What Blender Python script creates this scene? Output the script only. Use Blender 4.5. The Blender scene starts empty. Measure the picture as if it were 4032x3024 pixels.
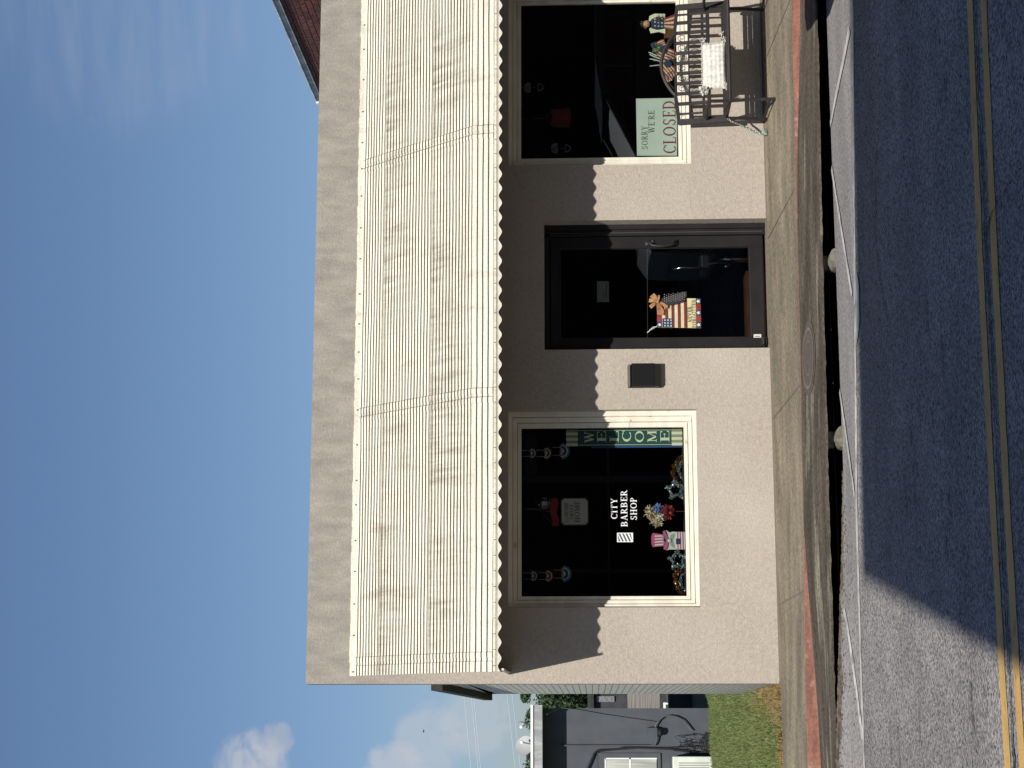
import bpy, math, random
from mathutils import Vector, Matrix
random.seed(7)
R = math.radians
S = bpy.context.scene

# ---------------------------------------------------------------- camera
def camera():
    ya, pi_, ro = R(11.30), R(2.545), R(0.495)
    f = Vector((math.sin(ya)*math.cos(pi_), math.cos(ya)*math.cos(pi_), math.sin(pi_)))
    r = Vector((math.cos(ya), -math.sin(ya), 0))
    d = f.cross(r)
    r2 = r*math.cos(ro) + d*math.sin(ro)
    d2 = -r*math.sin(ro) + d*math.cos(ro)
    m = Matrix(((d2.x, r2.x, -f.x, 0), (d2.y, r2.y, -f.y, -17.0), (d2.z, r2.z, -f.z, 1.75), (0, 0, 0, 1)))
    c = bpy.data.cameras.new('camera'); c.sensor_width = 36; c.lens = 7000/4032*36
    c.clip_start = .1; c.clip_end = 3000
    o = bpy.data.objects.new('camera', c); S.collection.objects.link(o); o.matrix_world = m
    S.camera = o
camera()

# ---------------------------------------------------------------- sun, sky
AZ, TEL = R(10.0), .838
SUN_S, SKY_S, EXPO = 4.6, .070, 0.12
to_sun = Vector((-math.sin(AZ), -math.cos(AZ), TEL)).normalized()
sl = bpy.data.lights.new('sun', 'SUN'); sl.energy = SUN_S; sl.angle = R(.55); sl.color = (1, .955, .88)
so = bpy.data.objects.new('sun', sl); S.collection.objects.link(so)
so.rotation_euler = to_sun.to_track_quat('Z', 'Y').to_euler()
W = bpy.data.worlds.new('World'); S.world = W; W.use_nodes = True
nt = W.node_tree; N = nt.nodes; L = nt.links; N.clear()
out = N.new('ShaderNodeOutputWorld'); bg = N.new('ShaderNodeBackground'); bg.inputs[1].default_value = SKY_S
sky = N.new('ShaderNodeTexSky'); sky.sky_type = 'NISHITA'; sky.sun_disc = False
sky.sun_elevation = math.atan(TEL); sky.sun_rotation = math.pi+AZ
sky.air_density = 1.1; sky.dust_density = .55; sky.ozone_density = 3.2
tc = N.new('ShaderNodeTexCoord')
def cloudmask(dirv, inner, outer, sx, sc, lo, hi, rotz=0):
    dt = N.new('ShaderNodeVectorMath'); dt.operation = 'DOT_PRODUCT'
    nm = N.new('ShaderNodeVectorMath'); nm.operation = 'NORMALIZE'; L.new(tc.outputs['Generated'], nm.inputs[0])
    L.new(nm.outputs[0], dt.inputs[0]); dt.inputs[1].default_value = Vector(dirv).normalized()
    mr = N.new('ShaderNodeMapRange'); mr.interpolation_type = 'SMOOTHSTEP'
    mr.inputs['From Min'].default_value = math.cos(R(outer)); mr.inputs['From Max'].default_value = math.cos(R(inner))
    L.new(dt.outputs['Value'], mr.inputs['Value'])
    mp = N.new('ShaderNodeMapping'); mp.inputs['Scale'].default_value = sx; mp.inputs['Rotation'].default_value = (0, 0, rotz)
    L.new(nm.outputs[0], mp.inputs['Vector'])
    no = N.new('ShaderNodeTexNoise'); no.inputs['Scale'].default_value = sc; no.inputs['Detail'].default_value = 7; no.inputs['Roughness'].default_value = .58
    no.inputs['Distortion'].default_value = .35
    L.new(mp.outputs[0], no.inputs['Vector'])
    # density = smoothstep(noise + mask*k)
    ad = N.new('ShaderNodeMath'); ad.operation = 'MULTIPLY'; L.new(no.outputs['Fac'], ad.inputs[0]); L.new(mr.outputs[0], ad.inputs[1])
    m2 = N.new('ShaderNodeMapRange'); m2.interpolation_type = 'SMOOTHSTEP'
    m2.inputs['From Min'].default_value = lo; m2.inputs['From Max'].default_value = hi
    L.new(ad.outputs[0], m2.inputs['Value'])
    return m2.outputs[0]
tint = N.new('ShaderNodeMix'); tint.data_type = 'RGBA'; tint.blend_type = 'MULTIPLY'; tint.inputs[0].default_value = 1; 
ez = N.new('ShaderNodeSeparateXYZ'); L.new(tc.outputs['Generated'], ez.inputs[0]); er = N.new('ShaderNodeMapRange'); er.inputs[1].default_value = 0; er.inputs[2].default_value = .22; L.new(ez.outputs[2], er.inputs[0])
hz = N.new('ShaderNodeMix'); hz.data_type = 'RGBA'; hz.inputs[6].default_value = (.72, .79, 1.02, 1); hz.inputs[7].default_value = (.81, .865, .985, 1); L.new(er.outputs[0], hz.inputs[0]); L.new(hz.outputs[2], tint.inputs[7])
tint.label = 'air'; L.new(sky.outputs[0], tint.inputs[6]); prev = tint.outputs[2]
def addcloud(prev, mask, col, amt):
    m = N.new('ShaderNodeMix'); m.data_type = 'RGBA'
    k = N.new('ShaderNodeMath'); k.operation = 'MULTIPLY'; k.inputs[1].default_value = amt; L.new(mask, k.inputs[0])
    L.new(k.outputs[0], m.inputs[0]); L.new(prev, m.inputs[6]); m.inputs[7].default_value = (*col, 1)
    return m.outputs[2]
CL = [  # direction (x right, y away, z up), inner deg, outer deg, scale vec, scale, lo, hi, colour, amount
 ((-.001, 1, .090), .2, 1.75, (1, 1, .8), 75, .18, .52, (7.0, 7.3, 7.9), .52),
 ((-.020, 1, .110), .2, 1.5, (1, 1, .9), 85, .18, .50, (7.0, 7.3, 7.9), .66),
 ((.010, 1, .066), .2, 1.7, (1, 1, 1), 60, .20, .48, (7.0, 7.3, 7.9), .45),
 ((-.016, 1, .190), .2, 1.7, (1, 1, 1.6), 60, .16, .58, (7.8, 7.8, 8.0), .66),
 ((.000, 1, .176), .1, .8, (1, 1, 1.6), 110, .20, .50, (6.6, 6.6, 7.0), .45),
 ((.44, 1, .285), .8, 6.0, (1.0, 1.0, 6.0), 11, .16, .80, (6.4, 6.6, 7.0), .22),
]
for d_, i_, o_, sx, sc, lo, hi, col, amt in CL:
    prev = addcloud(prev, cloudmask(d_, i_, o_, sx, sc, lo, hi), col, amt)
L.new(prev, bg.inputs[0]); L.new(bg.outputs[0], out.inputs[0])
S.view_settings.view_transform = 'Standard'; S.view_settings.look = 'None'
S.view_settings.exposure = EXPO; S.view_settings.gamma = 1

# ---------------------------------------------------------------- materials
MATS = {}
def mat(name, c1, c2=None, scale=5, st=(1, 1, 1), lo=.4, hi=.6, rough=.8, bump=0, bscale=60, metal=0, fine=0, fscale=200,
        c3=None, s3=2, st3=(1, 1, 1), lo3=.5, hi3=.65, bst=(1, 1, 1), detail=5, spec=.5, bdist=.01, zw=None):
    m = bpy.data.materials.new(name); m.use_nodes = True; t = m.node_tree; n = t.nodes; l = t.links
    b = n['Principled BSDF']; b.inputs['Roughness'].default_value = rough; b.inputs['Metallic'].default_value = metal
    b.inputs['Specular IOR Level'].default_value = spec
    tcn = n.new('ShaderNodeTexCoord')
    def noise(sc, stv, det=detail):
        mp = n.new('ShaderNodeMapping'); mp.inputs['Scale'].default_value = stv; l.new(tcn.outputs['Object'], mp.inputs[0])
        no = n.new('ShaderNodeTexNoise'); no.inputs['Scale'].default_value = sc; no.inputs['Detail'].default_value = det
        l.new(mp.outputs[0], no.inputs[0]); return no.outputs['Fac']
    def mix(fac, a, bcol, blend='MIX'):
        x = n.new('ShaderNodeMix'); x.data_type = 'RGBA'; x.blend_type = blend
        if isinstance(fac, float): x.inputs[0].default_value = fac
        else: l.new(fac, x.inputs[0])
        for i, v in ((6, a), (7, bcol)):
            if isinstance(v, tuple): x.inputs[i].default_value = (*v, 1)
            else: l.new(v, x.inputs[i])
        return x.outputs[2]
    def rng(v, a, c, o0=0., o1=1.):
        r = n.new('ShaderNodeMapRange'); r.inputs[1].default_value = a; r.inputs[2].default_value = c
        r.inputs[3].default_value = o0; r.inputs[4].default_value = o1; l.new(v, r.inputs[0]); return r.outputs[0]
    col = c1
    if c2: col = mix(rng(noise(scale, st), lo, hi), c1, c2)
    if c3: col = mix(rng(noise(s3, st3), lo3, hi3), col, c3)
    if zw:     # weathered colour above a height, with a ragged edge
        z0, z1, ca, cb_ = zw
        sp = n.new('ShaderNodeSeparateXYZ'); l.new(tcn.outputs['Object'], sp.inputs[0])
        ad = n.new('ShaderNodeMath'); ad.operation = 'MULTIPLY_ADD'; ad.inputs[1].default_value = .7; l.new(noise(2.5, (1, 1, .5)), ad.inputs[0]); l.new(sp.outputs[2], ad.inputs[2])
        dirty = mix(rng(noise(7, (1.3, 1, .5), 8), .32, .72), ca, cb_)
        col = mix(rng(ad.outputs[0], z0, z1), col, dirty)
    if fine:
        g = rng(noise(fscale, (1, 1, 1), 2), .3, .7, 1-fine, 1+fine)
        cb = n.new('ShaderNodeCombineColor')
        for i in range(3): l.new(g, cb.inputs[i])
        col = mix(1., col, cb.outputs[0], 'MULTIPLY')
    if isinstance(col, tuple): b.inputs['Base Color'].default_value = (*col, 1)
    else: l.new(col, b.inputs['Base Color'])
    if bump:
        bm = n.new('ShaderNodeBump'); bm.inputs['Strength'].default_value = bump; bm.inputs['Distance'].default_value = bdist
        l.new(noise(bscale, bst, 6), bm.inputs['Height']); l.new(bm.outputs[0], b.inputs['Normal'])
    m['cols'] = 1; MATS[name] = m; return m
def brickmat(name, c1, c2, cm, bw, bh, mort, rough=.85, bump=.6, axis='YZ', dirt=None):
    m = bpy.data.materials.new(name); m.use_nodes = True; t = m.node_tree; n = t.nodes; l = t.links
    b = n['Principled BSDF']; b.inputs['Roughness'].default_value = rough
    tcn = n.new('ShaderNodeTexCoord'); sp = n.new('ShaderNodeSeparateXYZ'); cb = n.new('ShaderNodeCombineXYZ')
    l.new(tcn.outputs['Object'], sp.inputs[0])
    l.new(sp.outputs[1 if axis == 'YZ' else 0], cb.inputs[0]); l.new(sp.outputs[2], cb.inputs[1])
    nd = n.new('ShaderNodeTexNoise'); nd.inputs['Scale'].default_value = 9; l.new(tcn.outputs['Object'], nd.inputs[0])
    sc = n.new('ShaderNodeVectorMath'); sc.operation = 'SCALE'; sc.inputs['Scale'].default_value = .012; l.new(nd.outputs['Color'], sc.inputs[0])
    ad = n.new('ShaderNodeVectorMath'); l.new(cb.outputs[0], ad.inputs[0]); l.new(sc.outputs[0], ad.inputs[1])
    br = n.new('ShaderNodeTexBrick'); l.new(ad.outputs[0], br.inputs[0])
    br.inputs['Color1'].default_value = (*c1, 1); br.inputs['Color2'].default_value = (*c2, 1); br.inputs['Mortar'].default_value = (*cm, 1)
    br.inputs['Scale'].default_value = 1; br.inputs['Mortar Size'].default_value = mort; br.inputs['Mortar Smooth'].default_value = .3
    br.inputs['Brick Width'].default_value = bw; br.inputs['Row Height'].default_value = bh; br.inputs['Bias'].default_value = 0
    no = n.new('ShaderNodeTexNoise'); no.inputs['Scale'].default_value = 30; no.inputs['Detail'].default_value = 6; l.new(tcn.outputs['Object'], no.inputs[0])
    mr = n.new('ShaderNodeMapRange'); mr.inputs[1].default_value = .3; mr.inputs[2].default_value = .7; mr.inputs[3].default_value = .65; mr.inputs[4].default_value = 1.25
    l.new(no.outputs[0], mr.inputs[0])
    x = n.new('ShaderNodeMix'); x.data_type = 'RGBA'; x.blend_type = 'MULTIPLY'; x.inputs[0].default_value = 1
    cc = n.new('ShaderNodeCombineColor')
    for i in range(3): l.new(mr.outputs[0], cc.inputs[i])
    l.new(br.outputs['Color'], x.inputs[6]); l.new(cc.outputs[0], x.inputs[7])
    last = x.outputs[2]
    if dirt:
        dn = n.new('ShaderNodeTexNoise'); dn.inputs['Scale'].default_value = 3; dn.inputs['Detail'].default_value = 8
        l.new(tcn.outputs['Object'], dn.inputs[0])
        zz = n.new('ShaderNodeMapRange'); zz.inputs[1].default_value = 0; zz.inputs[2].default_value = .8; zz.inputs[3].default_value = .75; zz.inputs[4].default_value = 0
        l.new(sp.outputs[2], zz.inputs[0])
        mu = n.new('ShaderNodeMath'); mu.operation = 'MULTIPLY'; l.new(dn.outputs[0], mu.inputs[0]); l.new(zz.outputs[0], mu.inputs[1])
        y = n.new('ShaderNodeMix'); y.data_type = 'RGBA'; l.new(mu.outputs[0], y.inputs[0]); l.new(last, y.inputs[6]); y.inputs[7].default_value = (*dirt, 1); last = y.outputs[2]
    l.new(last, b.inputs['Base Color'])
    iv = n.new('ShaderNodeMath'); iv.operation = 'MULTIPLY_ADD'; iv.inputs[1].default_value = -1.0; l.new(br.outputs['Fac'], iv.inputs[0])
    l.new(no.outputs[0], iv.inputs[2])
    bm = n.new('ShaderNodeBump'); bm.inputs['Strength'].default_value = bump; bm.inputs['Distance'].default_value = .012
    l.new(iv.outputs[0], bm.inputs['Height']); l.new(bm.outputs[0], b.inputs['Normal'])
    MATS[name] = m; return m
def glassmat(name, tint=.82):
    m = bpy.data.materials.new(name); m.use_nodes = True; t = m.node_tree; n = t.nodes; l = t.links; n.clear()
    o = n.new('ShaderNodeOutputMaterial'); tr = n.new('ShaderNodeBsdfTransparent'); tr.inputs[0].default_value = (tint*.96, tint, tint*.97, 1)
    g = n.new('ShaderNodeBsdfGlossy'); g.inputs['Roughness'].default_value = .005
    ge = n.new('ShaderNodeNewGeometry'); io = n.new('ShaderNodeMapRange'); io.inputs[3].default_value = 1.8; io.inputs[4].default_value = 1/1.8; l.new(ge.outputs['Backfacing'], io.inputs[0]); fr = n.new('ShaderNodeFresnel'); l.new(io.outputs[0], fr.inputs[0]); mx = n.new('ShaderNodeMixShader')
    tcn = n.new('ShaderNodeTexCoord'); no = n.new('ShaderNodeTexNoise'); no.inputs['Scale'].default_value = 1.5; l.new(tcn.outputs['Object'], no.inputs[0])
    bm = n.new('ShaderNodeBump'); bm.inputs['Strength'].default_value = .08; bm.inputs['Distance'].default_value = .01; l.new(no.outputs[0], bm.inputs['Height']); l.new(bm.outputs[0], g.inputs['Normal'])
    l.new(fr.outputs[0], mx.inputs[0]); l.new(tr.outputs[0], mx.inputs[1]); l.new(g.outputs[0], mx.inputs[2]); l.new(mx.outputs[0], o.inputs[0])
    MATS[name] = m; return m

mat('stucco', (.452, .398, .335), (.395, .346, .29), scale=22, lo=.35, hi=.65, rough=.95, bump=1.0, bscale=55, bdist=.006, fine=.09, fscale=42,
    c3=(.49, .435, .375), s3=1.0, lo3=.45, hi3=.8, spec=.1, zw=(3.3, 4.45, (.365, .33, .288), (.255, .235, .208)))
mat('stucco_dirty', (.34, .295, .25), (.27, .24, .21), scale=9, st=(1, 1, .5), lo=.35, hi=.7, rough=.95, bump=1.0, bscale=50, bdist=.006, fine=.11, fscale=36,
    c3=(.225, .205, .185), s3=6, st3=(1.6, 1, .5), lo3=.5, hi3=.8, spec=.1)
mat('cream_paint', (.78, .75, .64), (.70, .66, .55), scale=8, st=(.4, 1, 1), rough=.5, bump=.15, bscale=40, c3=(.42, .36, .28), s3=14, st3=(.5, 1, 1), lo3=.66, hi3=.75)
mat('mint_brick', (.62, .66, .58), rough=.8)
brickmat('painted_brick', (.90, .86, .73), (.85, .81, .68), (.34, .33, .27), .21, .068, .006, bump=.45, dirt=(.30, .23, .13))
brickmat('red_brick', (.30, .105, .075), (.18, .07, .05), (.035, .02, .018), .21, .073, .007, bump=.8)
brickmat('red_brick_front', (.17, .06, .04), (.11, .04, .03), (.08, .06, .05), .21, .073, .006, axis='XZ')
mat('coping', (.68, .69, .68), (.42, .44, .45), scale=6, rough=.7, bump=.3, bscale=30)
mat('roof_dark', (.035, .036, .036), (.02, .02, .02), scale=8, rough=.8, bump=.5, bscale=40)
mat('door_metal', (.019, .017, .018), (.014, .013, .014), scale=4, rough=.42, spec=.35)
mat('door_edge', (.10, .095, .09), rough=.4)
mat('black_plastic', (.018, .018, .02), rough=.55)
mat('bench_metal', (.025, .020, .020), (.016, .013, .013), scale=10, rough=.6, c3=(.07, .04, .025), s3=12, lo3=.62, hi3=.8)
mat('lamp_black', (.006, .006, .007), rough=.6, spec=.2)
mat('awning_shade_sheet', (.045, .037, .028), (.03, .025, .02), scale=6, rough=.9)  # for sheets added under the awning to deepen and shape its shade
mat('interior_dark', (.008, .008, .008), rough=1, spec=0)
mat('floor_boards', (.05, .026, .014), (.03, .016, .01), scale=4, st=(6, .5, 1), rough=.5, spec=.2)
mat('windshield_sky_sheen', (.10, .18, .25), (.08, .15, .21), scale=3, rough=.5)  # blue colour stands in for sky mirrored in the windscreen
mat('interior_post', (.04, .045, .05), rough=.9, spec=.1)
glassmat('glass'); glassmat('door_glass', .5)
mat('conc_walk', (.31, .263, .187), (.165, .14, .10), scale=2.4, st=(.5, 1.3, 3), lo=.33, hi=.66, rough=.9, bump=.5, bscale=40, fine=.32, fscale=34,
    c3=(.15, .132, .10), s3=1.1, st3=(.35, 1.4, 1), lo3=.48, hi3=.74, spec=.2, detail=9)
mat('conc_ledge', (.120, .100, .075), (.062, .052, .039), scale=2.4, st=(.5, 1.8, 3), lo=.35, hi=.65, rough=.92, bump=.7, bscale=40, fine=.38, fscale=32,
    c3=(.29, .26, .20), s3=2.4, st3=(.45, 2.2, 2), lo3=.56, hi3=.74, spec=.2, detail=10)
mat('red_curb_paint', (.27, .115, .078), (.18, .075, .055), scale=5, st=(.4, 3, 3), rough=.8, bump=.4, bscale=50, c3=(.33, .19, .14), s3=9, lo3=.6, hi3=.7, fine=.2, fscale=40)
mat('asphalt', (.285, .268, .255), (.225, .213, .205), scale=1.4, c3=(.19, .18, .172), s3=.7, st3=(.2, 1.3, 1), lo3=.45, hi3=.75, rough=.93, bump=.8, bscale=60, fine=.8, fscale=62, bdist=.010, spec=.2)
mat('apron_asphalt', (.27, .255, .245), (.215, .205, .20), scale=1.2, st=(.4, 2, 1), rough=.93, bump=.4, bscale=60, fine=.35, fscale=40, spec=.2)
mat('white_marking', (.58, .57, .53), (.44, .43, .40), scale=6, rough=.7, c3=(.27, .26, .245), s3=16, st3=(.5, 1, 1), lo3=.52, hi3=.64)
mat('yellow_marking', (.60, .37, .12), (.50, .31, .10), scale=5, rough=.7, c3=(.26, .20, .12), s3=18, st3=(.4, 1, 1), lo3=.62, hi3=.70, fine=.15, fscale=90)
mat('crack', (.03, .03, .03), rough=1)
mat('pier_stone', (.22, .20, .15), (.13, .12, .09), scale=20, rough=.95, bump=.6, bscale=50)
mat('joint_dirt', (.145, .125, .095), rough=1)
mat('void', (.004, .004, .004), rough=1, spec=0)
mat('dirt', (.15, .125, .09), (.07, .055, .04), scale=14, rough=1, bump=1, bscale=40, fine=.3, fscale=60)
mat('ground_earth', (.09, .09, .06), (.06, .07, .04), scale=1, rough=1)
mat('grass_soil', (.07, .09, .03), (.10, .105, .045), scale=6, rough=1, bump=1, bscale=60, fine=.4, fscale=90)
mat('grass_blade', (.105, .145, .038), (.165, .20, .065), scale=5, rough=.6, fine=.3, fscale=70)
mat('grass_dry', (.30, .21, .085), (.22, .16, .06), scale=8, rough=.8, fine=.3, fscale=50)
mat('grey_wall', (.072, .079, .093), (.060, .067, .080), scale=3, rough=.7, bump=.2, bscale=50, c3=(.083, .083, .084), s3=2.2, lo3=.55, hi3=.75)
mat('white_trim', (.78, .78, .76), rough=.5)
mat('fascia_weathered', (.42, .43, .44), (.27, .28, .29), scale=4, st=(3, 1, .5), rough=.8)
mat('cable_black', (.02, .02, .022), rough=.5)
mat('cable_grey', (.085, .088, .09), rough=.5)
mat('dish_grey', (.36, .38, .37), rough=.6)
mat('metal_grey', (.35, .36, .37), (.2, .2, .2), scale=20, rough=.4, metal=.6)
mat('line_wire', (.50, .54, .58), rough=.5)
mat('weathered_wood', (.27, .25, .23), (.16, .15, .14), scale=3, st=(.4, 1, 14), lo=.4, hi=.6, rough=.9, bump=.5, bscale=20, bst=(.3, 1, 5))
mat('dark_wood', (.05, .05, .055), (.03, .03, .035), scale=4, rough=.9)
mat('leaf_a', (.045, .085, .02), (.07, .12, .03), scale=2, rough=.6)
mat('leaf_b', (.025, .05, .015), rough=.7)
mat('bark', (.08, .06, .045), (.05, .04, .03), scale=10, st=(3, 3, .5), rough=1)
mat('sign_mint', (.52, .62, .54), (.47, .57, .49), scale=3, rough=.7)
mat('sign_red', (.22, .03, .03), rough=.7)
mat('sign_ink', (.09, .09, .09), rough=.7)
mat('banner_teal', (.014, .085, .072), rough=.8)
mat('banner_cream', (.72, .74, .55), rough=.8)
mat('banner_tan', (.30, .31, .20), rough=.8)
mat('blue_edge', (.02, .06, .22), rough=.7)
mat('letter_white', (.85, .86, .88), rough=.6)
mat('fabric_white', (.8, .8, .78), (.6, .6, .58), scale=20, rough=.9)
mat('navy', (.018, .038, .085), rough=.8)
mat('sky_cloth_blue', (.13, .22, .50), rough=.8)
mat('flag_red', (.30, .03, .035), (.22, .02, .025), scale=20, rough=.8)
mat('flag_maroon', (.13, .025, .02), rough=.8)
mat('flag_cream', (.66, .56, .38), (.56, .46, .30), scale=18, rough=.85)
mat('flag_yellow', (.62, .55, .30), rough=.85)
mat('burlap', (.42, .22, .10), (.30, .15, .07), scale=40, rough=.95)
mat('polka_black', (.02, .02, .025), rough=.8)
mat('pink', (.42, .10, .22), (.36, .08, .18), scale=6, rough=.8)
mat('pale_mint', (.50, .56, .50), rough=.8)
mat('moustache_grey', (.28, .31, .28), rough=.8)
mat('tinsel_silver', (.55, .65, .62), (.25, .35, .42), scale=60, rough=.25, metal=.7)
mat('tinsel_gold', (.40, .20, .05), (.10, .05, .02), scale=60, rough=.25, metal=.7)
mat('skin_paint', (.50, .30, .20), rough=.8)
mat('straw', (.22, .15, .07), rough=.9)
mat('brown_wood', (.16, .06, .025), (.11, .04, .02), scale=5, st=(1, 1, .3), rough=.6)
mat('fern_green', (.04, .20, .07), rough=.7)
mat('lace_white', (.70, .69, .63), (.54, .53, .47), scale=30, rough=.95)
mat('chain_steel', (.6, .66, .6), (.2, .25, .22), scale=40, rough=.4, metal=.6)
mat('rust', (.115, .09, .073), (.085, .067, .055), scale=12, rough=.9, bump=.6, bscale=60)
mat('rust_ring', (.19, .16, .125), rough=.9)
mat('paper', (.62, .60, .54), rough=.8)
mat('ac_cream', (.72, .74, .66), (.62, .64, .56), scale=4, rough=.6)
mat('chrome', (.8, .8, .8), rough=.2, metal=1)
mat('curtain', (.55, .56, .50), (.30, .31, .28), scale=2.5, st=(10, 1, .3), rough=.9)
mat('car_paint', (.10, .14, .18), rough=.25)

# awning material: cream ribs, grime in patches, dark joints
def awning_mat():
    m = mat('awning_metal', (.76, .72, .60), (.66, .61, .49), scale=2.0, st=(.4, 1, 6), lo=.45, hi=.75, rough=.55, bump=.12, bscale=50,
            c3=(.44, .39, .32), s3=1.7, st3=(4.0, 1, .9), lo3=.58, hi3=.84, fine=.12, fscale=50, detail=10, spec=.3)
    # grime that starts at the two long seams and runs down the ribs
    t = m.node_tree; n = t.nodes; l = t.links; b = n['Principled BSDF']; src = b.inputs['Base Color'].links[0].from_socket
    tcn = n.new('ShaderNodeTexCoord'); sp = n.new('ShaderNodeSeparateXYZ'); l.new(tcn.outputs['Object'], sp.inputs[0])
    def M_(op, a, c=None):
        x = n.new('ShaderNodeMath'); x.operation = op
        for i, v in enumerate((a, c)):
            if v is None: continue
            if isinstance(v, (int, float)): x.inputs[i].default_value = v
            else: l.new(v, x.inputs[i])
        return x.outputs[0]
    def nz(sc, st, d=8):
        mp = n.new('ShaderNodeMapping'); mp.inputs['Scale'].default_value = st; l.new(tcn.outputs['Object'], mp.inputs[0])
        q = n.new('ShaderNodeTexNoise'); q.inputs['Scale'].default_value = sc; q.inputs['Detail'].default_value = d; q.inputs['Roughness'].default_value = .65; l.new(mp.outputs[0], q.inputs[0]); return q.outputs[0]
    def rg(v, a, c, o0=0., o1=1.):
        r = n.new('ShaderNodeMapRange'); r.inputs[1].default_value = a; r.inputs[2].default_value = c; r.inputs[3].default_value = o0; r.inputs[4].default_value = o1; l.new(v, r.inputs[0]); return r.outputs[0]
    z = sp.outputs[2]; tot = None
    for zs, ln, k in ((3.262, .50, 1.0), (3.765, .42, .7)):
        below = M_('LESS_THAN', z, zs); fall = rg(z, zs-ln, zs, 0, 1); g_ = M_('MULTIPLY', M_('MULTIPLY', below, fall), k)
        tot = g_ if tot is None else M_('ADD', tot, g_)
    drip = rg(nz(1.6, (10, 1, .6), 12), .40, .72); patch_ = rg(nz(.8, (1, 1, .5), 6), .34, .62)
    f = M_('MULTIPLY', M_('MULTIPLY', tot, drip), patch_)
    # rib-bottom dirt: long thin lines along the ribs
    f2 = M_('MULTIPLY', rg(nz(3.0, (.6, 1, 22)), .50, .72), .30)
    f = M_('MINIMUM', M_('ADD', M_('MULTIPLY', f, 1.7), f2), .85)
    x = n.new('ShaderNodeMix'); x.data_type = 'RGBA'; l.new(f, x.inputs[0]); l.new(src, x.inputs[6]); x.inputs[7].default_value = (.235, .20, .16, 1); l.new(x.outputs[2], b.inputs['Base Color'])
    return m
awning_mat()
mat('awning_groove', (.15, .12, .08), (.085, .07, .05), scale=4, st=(.3, 1, 5), rough=.7)
mat('awning_stain', (.42, .38, .32), (.30, .26, .23), scale=8, rough=.7)
M = MATS

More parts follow.
